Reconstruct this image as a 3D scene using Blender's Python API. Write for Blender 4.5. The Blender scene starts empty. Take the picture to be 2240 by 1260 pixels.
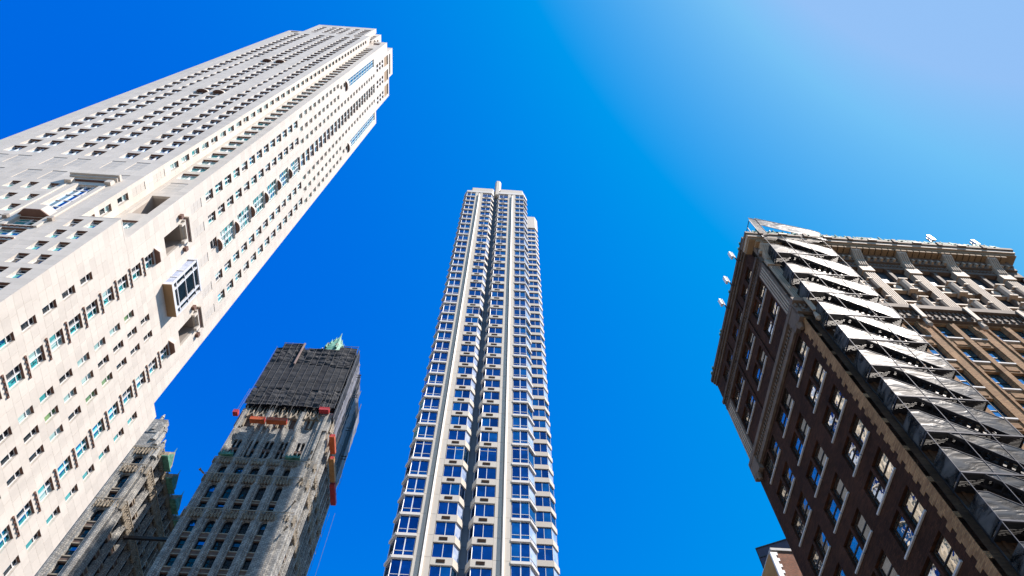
import bpy, math, random
from mathutils import Matrix, Vector
random.seed(7)
scene = bpy.context.scene
COL = scene.collection

# ------------------------------------------------------------------ camera
R = Matrix(((0.9978317568505891, -0.06253960284428083, -0.02050812269678749),
            (-0.06527918239859695, -0.9006894520429352, -0.42953130191403727),
            (0.008391267236691952, 0.429938727093381, -0.902819072450004)))
# rows above are the world axes written in camera axes; the camera's columns are the same matrix
CAMZ = 1.7
FPX = 1583.232
cam_d = bpy.data.cameras.new('camera'); cam = bpy.data.objects.new('camera', cam_d); COL.objects.link(cam)
cam.matrix_world = Matrix.Translation((0, 0, CAMZ)) @ R.to_4x4()
cam_d.sensor_width = 36.0; cam_d.lens = FPX / 2240 * 36.0
cam_d.clip_start = 0.1; cam_d.clip_end = 4000
scene.camera = cam

# ------------------------------------------------------------------ light
SUN = Vector((.47, -.28, .837)).normalized()
world = bpy.data.worlds.new('World'); scene.world = world; world.use_nodes = True
wn = world.node_tree; wn.nodes.clear()
out = wn.nodes.new('ShaderNodeOutputWorld'); bg = wn.nodes.new('ShaderNodeBackground')
sky = wn.nodes.new('ShaderNodeTexSky'); sky.sky_type = 'NISHITA'; sky.sun_disc = False
sky.sun_elevation = math.asin(SUN.z); sky.sun_rotation = math.atan2(SUN.x, SUN.y)
sky.altitude = 0; sky.air_density = 1.0; sky.dust_density = 0.6; sky.ozone_density = 3.0
# one colour curve over the whole sky, for the photograph's saturated film blue
grade = wn.nodes.new('ShaderNodeVectorMath'); grade.operation = 'MULTIPLY_ADD'
grade.inputs[1].default_value = (2.0, 2.35, .67); grade.inputs[2].default_value = (-2.45, -1.9, 4.25)
clip = wn.nodes.new('ShaderNodeVectorMath'); clip.operation = 'MAXIMUM'; clip.inputs[1].default_value = (0, 0, 0)
bg.inputs['Strength'].default_value = 0.071
wn.links.new(sky.outputs[0], grade.inputs[0]); wn.links.new(grade.outputs[0], clip.inputs[0]); cap = wn.nodes.new('ShaderNodeVectorMath'); cap.operation = 'MINIMUM'; cap.inputs[1].default_value = (2.25, 4.1, 7.1)
wn.links.new(clip.outputs[0], cap.inputs[0]); wn.links.new(cap.outputs[0], bg.inputs['Color'])
wn.links.new(bg.outputs[0], out.inputs['Surface'])
sun_d = bpy.data.lights.new('sun', 'SUN'); sun_d.energy = 5.0; sun_d.angle = math.radians(.5)
sun_d.color = (1.0, .91, .83)
sun_o = bpy.data.objects.new('sun', sun_d); COL.objects.link(sun_o)
sun_o.rotation_euler = SUN.to_track_quat('Z', 'Y').to_euler()
scene.view_settings.view_transform = 'Standard'; scene.view_settings.look = 'None'
scene.view_settings.gamma = 1; scene.view_settings.use_curve_mapping = False
scene.view_settings.exposure = 0.88

# ------------------------------------------------------------------ helpers
CR = R.transposed()
def project(p):
    c = CR @ (Vector(p) - Vector((0, 0, CAMZ)))
    if c.z > -.01: return None
    return (1120 + FPX * c.x / -c.z, 630 - FPX * c.y / -c.z)
def seen(pts):
    q = [project(p) for p in pts]
    if any(v is None for v in q): return 0
    x0 = min(v[0] for v in q); x1 = max(v[0] for v in q); y0 = min(v[1] for v in q); y1 = max(v[1] for v in q)
    if x1 < 0 or x0 > 2240 or y1 < 0 or y0 > 1260: return 0
    return max(.01, (x1 - x0) * (y1 - y0))

MATS = {}
def mat(name, col, rough=.8, var=.12, scale=.35, col2=None, bump=0., metal=0., spec=.5, streak=False, fine=0., ior=None, alpha=None):
    if name in MATS: return MATS[name]
    m = bpy.data.materials.new(name); m.use_nodes = True; nt = m.node_tree; N = nt.nodes; L = nt.links
    b = N['Principled BSDF']; b.inputs['Roughness'].default_value = rough
    b.inputs['Metallic'].default_value = metal; b.inputs['Specular IOR Level'].default_value = spec
    if ior: b.inputs['IOR'].default_value = ior
    g = N.new('ShaderNodeNewGeometry')
    vec = g.outputs['Position']
    if streak:
        mp = N.new('ShaderNodeMapping'); mp.inputs['Scale'].default_value = streak if isinstance(streak, tuple) else (1, 1, .12)
        L.new(vec, mp.inputs['Vector']); vec = mp.outputs[0]
    n = N.new('ShaderNodeTexNoise'); n.inputs['Scale'].default_value = scale; n.inputs['Detail'].default_value = 5
    L.new(vec, n.inputs['Vector'])
    mr = N.new('ShaderNodeMapRange'); mr.inputs['From Min'].default_value = .3; mr.inputs['From Max'].default_value = .7
    L.new(n.outputs['Fac'], mr.inputs['Value'])
    mx = N.new('ShaderNodeMix'); mx.data_type = 'RGBA'
    c2 = col2 or tuple(c * (1 - var) for c in col); c1 = col if col2 else tuple(min(.9, c * (1 + var * .4)) for c in col)
    mx.inputs['A'].default_value = (*c2, 1); mx.inputs['B'].default_value = (*c1, 1)
    L.new(mr.outputs[0], mx.inputs['Factor']); res = mx.outputs['Result']
    if fine:
        n2 = N.new('ShaderNodeTexNoise'); n2.inputs['Scale'].default_value = 3.5; n2.inputs['Detail'].default_value = 8
        L.new(g.outputs['Position'], n2.inputs['Vector'])
        m2 = N.new('ShaderNodeMapRange'); m2.inputs['To Min'].default_value = 1 - fine; m2.inputs['To Max'].default_value = 1 + fine
        L.new(n2.outputs['Fac'], m2.inputs['Value'])
        mu = N.new('ShaderNodeVectorMath'); mu.operation = 'SCALE'
        L.new(res, mu.inputs[0]); L.new(m2.outputs[0], mu.inputs['Scale']); res = mu.outputs[0]
    L.new(res, b.inputs['Base Color'])
    if bump:
        bp = N.new('ShaderNodeBump'); bp.inputs['Strength'].default_value = bump; bp.inputs['Distance'].default_value = .1
        L.new(n.outputs['Fac'], bp.inputs['Height']); L.new(bp.outputs[0], b.inputs['Normal'])
    MATS[name] = m
    return m
def blocks(name, cols, mortar, bw, bh, rough=.85, vmix=.5, msize=.012, dirt=.25, bump=.3):
    """masonry whose courses run along the walls: u = x + y, v = z"""
    m = bpy.data.materials.new(name); m.use_nodes = True; nt = m.node_tree; N = nt.nodes; L = nt.links
    b = N['Principled BSDF']; b.inputs['Roughness'].default_value = rough; b.inputs['Specular IOR Level'].default_value = .12
    g = N.new('ShaderNodeNewGeometry'); s = N.new('ShaderNodeSeparateXYZ'); L.new(g.outputs['Position'], s.inputs[0])
    ad = N.new('ShaderNodeMath'); ad.operation = 'ADD'; L.new(s.outputs[0], ad.inputs[0]); L.new(s.outputs[1], ad.inputs[1])
    cv = N.new('ShaderNodeCombineXYZ'); L.new(ad.outputs[0], cv.inputs[0]); L.new(s.outputs[2], cv.inputs[1])
    br = N.new('ShaderNodeTexBrick'); br.inputs['Scale'].default_value = 1
    br.inputs['Brick Width'].default_value = bw; br.inputs['Row Height'].default_value = bh
    br.inputs['Mortar Size'].default_value = msize; br.inputs['Bias'].default_value = 0.
    br.inputs['Color1'].default_value = (*cols[0], 1); br.inputs['Color2'].default_value = (*cols[1], 1); br.inputs['Mortar'].default_value = (*mortar, 1)
    L.new(cv.outputs[0], br.inputs['Vector'])
    n = N.new('ShaderNodeTexNoise'); n.inputs['Scale'].default_value = .45; n.inputs['Detail'].default_value = 7; n.inputs['Roughness'].default_value = .65
    L.new(g.outputs['Position'], n.inputs['Vector'])
    mr = N.new('ShaderNodeMapRange'); mr.inputs['From Min'].default_value = .32; mr.inputs['From Max'].default_value = .68
    mr.inputs['To Min'].default_value = 1 - dirt; mr.inputs['To Max'].default_value = 1 + dirt * .5
    L.new(n.outputs['Fac'], mr.inputs['Value'])
    mu = N.new('ShaderNodeVectorMath'); mu.operation = 'SCALE'; L.new(br.outputs['Color'], mu.inputs[0]); L.new(mr.outputs[0], mu.inputs['Scale'])
    L.new(mu.outputs[0], b.inputs['Base Color'])
    bp = N.new('ShaderNodeBump'); bp.inputs['Strength'].default_value = bump; bp.inputs['Distance'].default_value = .03
    iv = N.new('ShaderNodeMath'); iv.operation = 'SUBTRACT'; iv.inputs[0].default_value = 1; L.new(br.outputs['Fac'], iv.inputs[1])
    L.new(iv.outputs[0], bp.inputs['Height']); L.new(bp.outputs[0], b.inputs['Normal'])
    MATS[name] = m
    return m
def glass(name, col, wob=.02, ior=1.9, rough=.02, col2=None, scale=.9, streak=None, metal=0.):
    m = mat(name, col, rough=rough, metal=metal, var=.3, scale=scale, col2=col2, ior=ior, streak=streak or False)
    nt = m.node_tree; N = nt.nodes; L = nt.links; b = N['Principled BSDF']
    n = N.new('ShaderNodeTexNoise'); n.inputs['Scale'].default_value = .8; n.inputs['Detail'].default_value = 2
    g = [k for k in N if k.type == 'NEW_GEOMETRY'][0]; L.new(g.outputs['Position'], n.inputs['Vector'])
    bp = N.new('ShaderNodeBump'); bp.inputs['Strength'].default_value = 1; bp.inputs['Distance'].default_value = wob
    L.new(n.outputs['Fac'], bp.inputs['Height']); L.new(bp.outputs[0], b.inputs['Normal'])
    return m

CUBE_F = ((0, 3, 2, 1), (4, 5, 6, 7), (0, 1, 5, 4), (1, 2, 6, 5), (2, 3, 7, 6), (3, 0, 4, 7))
class MB:
    def __init__(s): s.v = []; s.f = []; s.m = []; s.ms = []
    def mi(s, m):
        if m not in s.ms: s.ms.append(m)
        return s.ms.index(m)
    def box(s, x0, x1, y0, y1, z0, z1, m, T=None):
        k = len(s.v); p = [(x0, y0, z0), (x1, y0, z0), (x1, y1, z0), (x0, y1, z0), (x0, y0, z1), (x1, y0, z1), (x1, y1, z1), (x0, y1, z1)]
        if T: p = [T(*q) for q in p]
        s.v += p; i = s.mi(m)
        for f in CUBE_F: s.f.append(tuple(k + a for a in f)); s.m.append(i)
    def prism(s, poly, a0, a1, m, axis='z', T=None):
        """poly: points in the two other axes, extruded from a0 to a1 along axis; counter-clockwise"""
        def P(u, v, a): return (u, v, a) if axis == 'z' else ((u, a, v) if axis == 'y' else (a, u, v))
        k = len(s.v); n = len(poly); i = s.mi(m)
        p = [P(u, v, a0) for u, v in poly] + [P(u, v, a1) for u, v in poly]
        if T: p = [T(*q) for q in p]
        s.v += p
        s.f.append(tuple(k + j for j in reversed(range(n)))); s.f.append(tuple(k + n + j for j in range(n)))
        for j in range(n):
            s.f.append((k + j, k + (j + 1) % n, k + n + (j + 1) % n, k + n + j))
        s.m += [i] * (n + 2)
    def quad(s, a, b, c, d, m, T=None):
        k = len(s.v); p = [a, b, c, d]
        if T: p = [T(*q) for q in p]
        s.v += p; s.f.append((k, k + 1, k + 2, k + 3)); s.m.append(s.mi(m))
    def bar(s, a, b, w, m, T=None):
        if T: a = T(*a); b = T(*b)
        a = Vector(a); b = Vector(b); d = (b - a).normalized()
        u = d.cross(Vector((0, 0, 1)) if abs(d.z) < .95 else Vector((1, 0, 0))).normalized() * w / 2; v = d.cross(u).normalized() * w / 2
        k = len(s.v); s.v += [tuple(q) for q in (a - u - v, a + u - v, a + u + v, a - u + v, b - u - v, b + u - v, b + u + v, b - u + v)]
        i = s.mi(m)
        for f in CUBE_F: s.f.append(tuple(k + q for q in f)); s.m.append(i)
    def cone(s, c, r0, r1, z0, z1, n, m, T=None, rot=0):
        k = len(s.v); i = s.mi(m); p = []
        for z, r in ((z0, r0), (z1, r1)):
            for j in range(n):
                a = rot + 2 * math.pi * j / n; p.append((c[0] + r * math.cos(a), c[1] + r * math.sin(a), z))
        if T: p = [T(*q) for q in p]
        s.v += p
        for j in range(n): s.f.append((k + j, k + (j + 1) % n, k + n + (j + 1) % n, k + n + j)); s.m.append(i)
        s.f.append(tuple(k + j for j in reversed(range(n)))); s.f.append(tuple(k + n + j for j in range(n))); s.m += [i, i]
    def mesh(s, name, off=(0, 0, 0)):
        me = bpy.data.meshes.new(name)
        me.from_pydata([(a - off[0], b - off[1], c - off[2]) for a, b, c in s.v], [], s.f)
        for m in s.ms: me.materials.append(m)
        me.polygons.foreach_set('material_index', s.m); me.update()
        return me
    def build(s, name, parent=None, kind=None):
        if not s.v: return None
        off = parent['_o'] if parent else (0, 0, 0)
        o = bpy.data.objects.new(name, s.mesh(name, off)); COL.objects.link(o)
        if parent: o.parent = parent
        if kind: o['kind'] = kind
        return o
    def thing(s, name, label, cat, loc, group=None):
        o = bpy.data.objects.new(name, s.mesh(name, loc)); COL.objects.link(o); o.location = loc
        o['label'] = label; o['category'] = cat
        if group: o['group'] = group
        return o
ROOTS = []
def thing(name, label, cat, loc, group=None):
    o = bpy.data.objects.new(name, None); COL.objects.link(o); o.location = loc; o['_o'] = loc
    o['label'] = label; o['category'] = cat; o.empty_display_size = 2
    if group: o['group'] = group
    ROOTS.append(o); return o
def obj(name, me, parent, loc=(0, 0, 0), rz=0, sc=None):
    o = bpy.data.objects.new(name, me); COL.objects.link(o); o.parent = parent
    o.location = loc; o.rotation_euler = (0, 0, rz)
    if sc: o.scale = sc
    return o

class Frame:
    """a facade plane: u runs to the right seen from outside, d runs into the wall, z up"""
    def __init__(s, ox, oy, ang):
        s.ox, s.oy, s.a = ox, oy, math.radians(ang); s.c, s.s = math.cos(s.a), math.sin(s.a)
    def __call__(s, u, d, z): return (s.ox + u * s.c - d * s.s, s.oy + u * s.s + d * s.c, z)

class Pieces:
    """box pieces of one kind on one thing: the largest in view are objects, the rest one stuff part"""
    def __init__(s, root, name, limit=300): s.r = root; s.n = name; s.l = limit; s.p = []
    def add(s, T, u0, u1, d0, d1, z0, z1, m):
        s.p.append((T, u0, u1, d0, d1, z0, z1, m))
    def finish(s, stuff=None):
        key = []
        for i, (T, u0, u1, d0, d1, z0, z1, m) in enumerate(s.p):
            key.append((-seen([T(u0, d0, z0), T(u1, d0, z0), T(u0, d0, z1), T(u1, d0, z1)]), i))
        key.sort(); o = s.r['_o']; unit = {}
        rest = MB()
        for r, (k, i) in enumerate(key):
            T, u0, u1, d0, d1, z0, z1, m = s.p[i]
            if r < s.l and k < 0:
                if m not in unit:
                    b = MB(); b.box(0, 1, 0, 1, 0, 1, m); unit[m] = b.mesh(s.n)
                p = T(u0, d0, z0)
                obj(s.n, unit[m], s.r, (p[0] - o[0], p[1] - o[1], p[2] - o[2]), T.a, (u1 - u0, d1 - d0, z1 - z0))
            else: rest.box(u0, u1, d0, d1, z0, z1, m, T)
        rest.build(stuff or s.n, s.r, 'stuff')

class Windows:
    """framed windows of one thing; template = fn(variant) -> [(part name, MB)], first is the frame"""
    def __init__(s, root, limit=300): s.r = root; s.l = limit; s.p = []; s.cache = {}
    def add(s, T, u, d, z, fn, var=0): s.p.append((T, u, d, z, fn, var))
    def finish(s):
        key = []
        for i, (T, u, d, z, fn, var) in enumerate(s.p):
            b = s.get(fn, var)[0]; xs = [q[0] for q in b[1].v]; zs = [q[2] for q in b[1].v]
            key.append((-seen([T(u + min(xs), d, z), T(u + max(xs), d, z), T(u + min(xs), d, z + max(zs)), T(u + max(xs), d, z + max(zs))]), i))
        key.sort(); o = s.r['_o']; rest = MB()
        for r, (k, i) in enumerate(key):
            T, u, d, z, fn, var = s.p[i]; parts = s.get(fn, var); p = T(u, d, z)
            if r < s.l and k < 0:
                w = None
                for name, b, me in parts:
                    if w is None: w = obj(name, me, s.r, (p[0] - o[0], p[1] - o[1], p[2] - o[2]), T.a)
                    else: obj(name, me, w)
            else:
                for name, b, me in parts:
                    kk = len(rest.v)
                    rest.v += [T(u + x, d + y, z + zz) for x, y, zz in b.v]
                    for f, m in zip(b.f, b.m):
                        rest.f.append(tuple(kk + q for q in f)); rest.m.append(rest.mi(b.ms[m]))
        rest.build('window', s.r, 'stuff')
    def get(s, fn, var):
        k = (fn, var)
        if k not in s.cache:
            s.cache[k] = [(n, b, b.mesh(n)) for n, b in fn(var)]
        return s.cache[k]

def tone(m): return rtone.choice([LIMES[0], LIMES[0], LIMES[1], LIMES[1], LIMES[2], LIMES[3]]) if m is LIME else m
def facade(pc, T, u0, u1, z0, z1, holes, depth, m, maxw=1.9, maxh=1.75, gap=.016, cuts=()):
    """cladding pieces around rectangular holes [(a, b, c, d)]"""
    hs = [(max(a, u0), min(b, u1), max(c, z0), min(d, z1)) for a, b, c, d in holes if b > u0 and a < u1 and d > z0 and c < z1]
    zs = sorted({round(z0, 3), round(z1, 3)} | {round(h[2], 3) for h in hs} | {round(h[3], 3) for h in hs} | {round(c, 3) for c in cuts if z0 < c < z1})
    z2 = [zs[0]]
    for z in zs[1:]:
        if z - z2[-1] > .05: z2.append(z)
        else: z2[-1] = z if z == zs[-1] else z2[-1]
    for a, b in zip(z2, z2[1:]):
        n = max(1, math.ceil((b - a) / maxh - .01))
        for k in range(n):
            c = a + (b - a) * k / n; d = a + (b - a) * (k + 1) / n; mid = (c + d) / 2
            iv = sorted((h[0], h[1]) for h in hs if h[2] < mid < h[3])
            x = u0; free = []
            for p, q in iv:
                if p > x + .01: free.append((x, p))
                x = max(x, q)
            if x < u1 - .01: free.append((x, u1))
            for p, q in free:
                w = max(1, math.ceil((q - p) / maxw - .01))
                for j in range(w):
                    e = p + (q - p) * j / w; f = p + (q - p) * (j + 1) / w
                    g0 = gap / 2 if j > 0 or p == u0 else 0; g1 = gap / 2 if j < w - 1 or q == u1 else 0
                    pc.add(T, e + g0, f - g1, 0, depth, c + (gap / 2 if not any(abs(h[3] - c) < .02 for h in hs) else 0), d - (gap / 2 if not any(abs(h[2] - d) < .02 for h in hs) else 0), tone(m))

# ------------------------------------------------------------------ materials
LIMES = [mat('limestone_cream_%s' % n, tuple(c * k for c in (.635, .575, .505)), .75, .11, .5, streak=(1.3, 1.3, .06), fine=.07) for n, k in (('a', 1.0), ('b', 1.035), ('c', .965), ('d', .93))]
LIME = LIMES[0]
rtone = random.Random(11)
LIME2 = mat('limestone_blank', (.54, .50, .45), .7, .05, .5)
LIMED = mat('limestone_core', (.38, .33, .29), .9, .1)
TRIM_SHADE = mat('brown_trim_shade', (.17, .085, .06), .7, .2, 1.)  # brown trim; the colour also carries the warm shade of undersides
WHITE = mat('white_frame', (.74, .74, .74), .45, .04)
WHITE2 = mat('white_metal', (.70, .72, .76), .35, .05)
GL_A = glass('glass_blue', (.015, .20, .42), .006, metal=.95)
GL_U = glass('glass_upper', (.06, .50, .58), .006, metal=.95)
GL_B = glass('glass_dark', (.008, .02, .03), .02, 1.6)
GL_T = glass('glass_teal', (.01, .20, .23), .02, 1.6, col2=(.06, .40, .42), streak=(3, 3, .1), rough=.08)
GL_C = glass('glass_curtain', (.55, .72, .70), .02, 1.5, col2=(.06, .22, .24), streak=(5, 5, .15), rough=.12)
GL_G = glass('glass_green', (.22, .36, .16), .02, 1.5, col2=(.05, .14, .08))
PRE = mat('precast_beige', (.58, .52, .44), .7, .07, .4, streak=(.8, .8, .08), fine=.05)
PREL = mat('precast_light', (.68, .64, .59), .6, .06, .4)
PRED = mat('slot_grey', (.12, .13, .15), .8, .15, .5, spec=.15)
GRILLE = mat('grille_brown', (.035, .022, .017), .9, .2, 2, spec=.05)
CGL = glass('glass_royal', (.02, .11, .34), .006, metal=.95)
CGL2 = glass('glass_royal_light', (.03, .20, .46), .01, metal=.95)
CGL3 = glass('glass_royal_dark', (.015, .075, .26), .01, metal=.95)
CGLW = glass('glass_pale_reflection', (.60, .66, .78), .02, 1.9, col2=(.22, .32, .55), rough=.06)  # pale sky reflection put into the glass colour
TERRA = blocks('terracotta_cream', ((.52, .50, .455), (.30, .295, .285)), (.12, .12, .12), .62, .42, dirt=.35, msize=.03, bump=.4)
TERRAO = mat('terracotta_ornament', (.38, .32, .24), .8, .35, 1.2, fine=.25)
SPAN = mat('terracotta_brown', (.16, .10, .075), .8, .3, .8, fine=.2)
GGL = glass('glass_black_blue', (.006, .012, .02), .02, 1.5)
COPPER = mat('copper_green', (.17, .42, .31), .7, .5, 1.4, col2=(.03, .14, .10), fine=.35)
NET = mat('shroud_black', (.020, .021, .025), .7, .45, .25, streak=(1, 1, .25), bump=.3)
NETG = mat('shroud_grey', (.22, .21, .23), .6, .35, .3, streak=(1, 1, .2))
NETM = mat('shroud_mid', (.036, .037, .043), .7, .3, .4, spec=.2)
POLE = mat('scaffold_pole', (.20, .19, .18), .5, .3, 3)
ORANGE = mat('hoist_orange', (.62, .13, .035), .6, .25, 1.5)
PINK = mat('hoist_red', (.55, .05, .06), .6, .25, 1.5)
YELLOW = mat('hoist_tan', (.55, .28, .10), .6, .25, 1.5)
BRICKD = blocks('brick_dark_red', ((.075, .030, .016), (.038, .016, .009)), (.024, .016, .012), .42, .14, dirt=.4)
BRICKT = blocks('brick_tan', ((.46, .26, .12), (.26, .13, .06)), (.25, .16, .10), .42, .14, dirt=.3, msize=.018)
BRICKR = blocks('brick_red', ((.34, .13, .07), (.20, .09, .055)), (.22, .19, .16), .30, .10, dirt=.4)
TCG = mat('terracotta_grey', (.17, .125, .095), .75, .3, .9, fine=.25, spec=.2)
TCD = mat('terracotta_dark', (.11, .075, .055), .75, .35, .9, fine=.25, spec=.15)
TCL = mat('terracotta_pale', (.46, .35, .25), .7, .2, .9, fine=.15)
SILL = mat('stone_sill', (.52, .50, .48), .7, .1, 1)
SASH = mat('sash_black', (.012, .012, .014), .5, .2, 2)
BGL = glass('glass_mirror', (.66, .60, .50), .010, rough=.01, metal=.95)
BGLB = glass('glass_sky', (.10, .42, .72), .006, rough=.01, metal=.95)
IRON = mat('iron_black', (.018, .018, .022), .5, .3, 2)
ASPH = mat('asphalt', (.055, .054, .052), .9, .3, .5)
PAVE = blocks('pavement_slab', ((.33, .31, .28), (.28, .26, .24)), (.15, .14, .13), 1.2, 1.2)
MARK = mat('road_paint', (.75, .75, .72), .8, .15, 2)
ROOFM = mat('metal_clad', (.075, .07, .10), .6, .2, .5, spec=.2)
STUC = mat('stucco_tan', (.30, .19, .10), .85, .12, .6)

# ------------------------------------------------------------------ ground
g = MB(); g.box(-1500, 1500, -1500, 1500, -1.0, 0, ASPH); o = g.build('road'); o['kind'] = 'structure'
for nm, (a, b, c, d) in dict(a=(-90, -12, 20, 150), b=(-11, 14, 58, 100), c=(22, 70, 22, 130), d=(-90, 70, -60, -12)).items():
    g = MB(); g.box(a, b, c, d, .0, .13, PAVE); g.box(a - .25, b + .25, c - .25, c, .0, .15, SILL); g.box(a - .25, b + .25, d, d + .25, 0, .15, SILL)
    g.box(a - .25, a, c, d, 0, .15, SILL); g.box(b, b + .25, c, d, 0, .15, SILL)
    o = g.build('pavement'); o['kind'] = 'structure'
g = MB()
for k in range(24): g.box(-88 + k * 7, -85 + k * 7, 4.2, 4.35, .004, .008, MARK)
for k in range(14): g.box(17.5, 17.7, 26 + k * 7, 29 + k * 7, .004, .008, MARK)
o = g.build('road_markings'); o['kind'] = 'structure'

# ================================================================== LEFT TOWER
LT = thing('stone_skyscraper', 'tall cream limestone skyscraper with stepped crown, at the left of the photo', 'skyscraper', (-54, 40, .13))
YL, Y2, XL, XR, YF = 28.89, 31.3, -44.22, -40.0, 52.3
D = .34
core = MB()
NICHE = [(XR - 2.6, XR, 34.35, 36.8, 81.0, 86.8), (XR - 2.6, XR, 47.1, 49.3, 81.0, 86.8), (-43.6, -41.3, Y2, Y2 + 2.2, 80.6, 87.7)]
def cb(x0, x1, y0, y1, z0, z1, m=LIMED):
    """box of core wall with the loggia niches carved out of it"""
    hs = [n for n in NICHE if n[0] < x1 and n[1] > x0 and n[2] < y1 and n[3] > y0 and n[4] < z1 and n[5] > z0]
    def cuts(a, b, i): return sorted({a, b} | {min(b, max(a, n[i + q])) for n in hs for q in (0, 1)})
    xs_, ys_, zs_ = cuts(x0, x1, 0), cuts(y0, y1, 2), cuts(z0, z1, 4)
    for a, b in zip(zs_, zs_[1:]):
        for c, d in zip(ys_, ys_[1:]):
            for e, f in zip(xs_, xs_[1:]):
                p = ((e + f) / 2, (c + d) / 2, (a + b) / 2)
                if any(n[0] < p[0] < n[1] and n[2] < p[1] < n[3] and n[4] < p[2] < n[5] for n in hs): continue
                core.box(e, f, c, d, a, b, m)
cb(-69, XR - D, YL + D, 54.2 - .3, .13, 73.3)
cb(-69 + .05, XL - D, YL + D, YF - .3, 73.3, 236.9)
cb(XL - D, XR - D, Y2 + D, YF - .1, 73.3, 222.0)
cb(-64.9, -49.7, YL + D, 50, 236.9, 257.3)
cb(XL - D, XR - D, Y2 + D, 48.5, 222, 236.9); cb(-49.7, XR - D, 34.4 + D, 48.5, 236.9, 246.4)
cb(-49.7, XR - D, 34.4 + D, 42.5, 246.4, 253.6); cb(-45.9, XL + .5 - D, 30.3 + D, 42, 236.9, 254.0)
cb(XL + .5 - D, -42.2 - D, 33.2 + D, 42, 236.9, 253.8)
core.build('core_wall', LT)
solid = MB()   # plain stone lips, parapets and back walls
solid.box(-69.2, -69, YL, 54.2, .13, 237.4, LIME)
solid.box(-69, XR - D - .01, 53.9, 54.2, .13, 73.4, LIME); solid.box(-69, XR - D - .01, YF - .3, YF, 73.4, 222.3, LIME)
solid.box(-69, XR - .4, 54.2 - .3 - 1.8, 54.2, 73.3, 73.5, LIME)
for (a, b, c, d, e, f) in [(-69, -64.94, YL, 50, 236.9, 237.4), (-64.94, -49.6, YL, 50, 257.3, 257.8), (-49.6, -40, 34.3, 42.7, 253.6, 254.4),
                           (-49.6, XR, 42.7, 48.6, 246.4, 246.9), (XL, XR, 48.6, YF, 222, 222.4), (XL, XR, Y2, 34.3, 243.3, 243.8), (-49.6, XL, YL, 31, 236.9, 237.4),
                           (XL - .1, XR, YL, Y2 + .4, 73.3, 73.45)]:
    solid.box(a - .001, b + .015, c - .015, d, e, f + .02, LIME)
solid.build('coping', LT)

PL = Pieces(LT, 'stone_panel'); WL = Windows(LT)
def frame_b(b, w, h, m, t=.07, d0=0, d1=.08):
    b.box(0, t, d0, d1, 0, h, m); b.box(w - t, w, d0, d1, 0, h, m); b.box(t, w - t, d0, d1, 0, t, m); b.box(t, w - t, d0, d1, h - t, h, m)
def head(b, w, h): b.box(.001, w - .001, -(D - .10), -.001, h - .035, h - .006, TRIM_SHADE)      # added strip, its brown stands in for shade under the opening's head
PANES_R = [GL_B, GL_T, GL_C, GL_U, GL_G]
def pane(b, a, c, z0, z1, m, d=.05): b.box(a, c, d, d + .02, z0, z1, m)
def hotel_small(w, h):
    def fn(v):
        f = MB(); frame_b(f, w, h, WHITE); head(f, w, h); f.box(.07, w - .07, -.02, .08, h * .64, h * .64 + .10, WHITE)
        g1 = MB(); m = PANES_R[v % 5]; pane(g1, .07, w - .07, .07, h * .64, m)
        g2 = MB(); pane(g2, .07, w - .07, h * .64 + .1, h - .07, GL_B if v % 2 else m)
        return [('window', f), ('pane', g1), ('pane', g2)]
    return fn
HS_A = hotel_small(.85, 2.06); HS_L = hotel_small(1.08, 2.12); HS_K = hotel_small(1.0, 2.4)
def cross_window(w, h, tz=.64, mull=.10, proud=.05):
    def fn(v):
        f = MB(); frame_b(f, w, h, WHITE); head(f, w, h); f.box(w / 2 - mull / 2, w / 2 + mull / 2, -proud, .08, .07, h - .07, WHITE)
        for a, b in ((.07, w / 2 - mull / 2), (w / 2 + mull / 2, w - .07)): f.box(a, b, 0, .08, h * tz, h * tz + .08, WHITE)
        ps = [('window', f)]; rr = random.Random(v * 13 + int(w * 10))
        for a, b in ((.07, w / 2 - mull / 2), (w / 2 + mull / 2, w - .07)):
            g1 = MB(); m = rr.choice([GL_T, GL_C, GL_U, GL_U, GL_B][v % 3:]); pane(g1, a, b, .07, h * tz, m); ps.append(('pane', g1))
            g2 = MB(); pane(g2, a, b, h * tz + .08, h - .07, rr.choice([GL_B, m])); ps.append(('pane', g2))
        return ps
    return fn
HB = cross_window(1.62, 2.13, proud=.10)
UP = cross_window(1.40, 2.55)
UPT = cross_window(2.6, 2.55, mull=.14)
def pair_window(w, h, gm=None):
    def fn(v):
        f = MB(); frame_b(f, w, h, WHITE, .06); head(f, w, h); f.box(w / 2 - .09, w / 2 + .09, -.03, .08, .06, h - .06, WHITE)
        ps = [('window', f)]
        for a, b in ((.06, w / 2 - .09), (w / 2 + .09, w - .06)):
            g1 = MB(); pane(g1, a, b, .06, h - .06, [GL_A, GL_A, GL_A, GL_B][v % 4] if not gm else gm[v % len(gm)]); ps.append(('pane', g1))
        return ps
    return fn
PW = pair_window(1.8, 2.55); PWS = pair_window(1.05, 2.3); PN = pair_window(2.3, 2.45, [GL_C, GL_T])
def step_window(v):
    f = MB(); frame_b(f, .8, 2.5, WHITE, .05); head(f, .8, 2.5); f.box(.05, .75, -.02, .08, 1.5, 1.57, WHITE)
    g1 = MB(); pane(g1, .05, .75, .05, 1.5, [GL_C, GL_T, GL_C, GL_B][v % 4]); pane(g1, .05, .75, 1.57, 2.45, GL_C)
    return [('window', f), ('pane', g1)]
def blank_window(w, h, cols=2):
    def fn(v):
        f = MB(); f.box(0, w, .03, .12, 0, h, LIME2); t = .035
        for k in range(cols):
            for q in range(3): f.box(w * k / cols + t, w * (k + 1) / cols - t * .2, 0, .029, h * q / 3 + t, h * (q + 1) / 3 - t * .2, LIME2)
        return [('blind_window', f)]
    return fn
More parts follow.
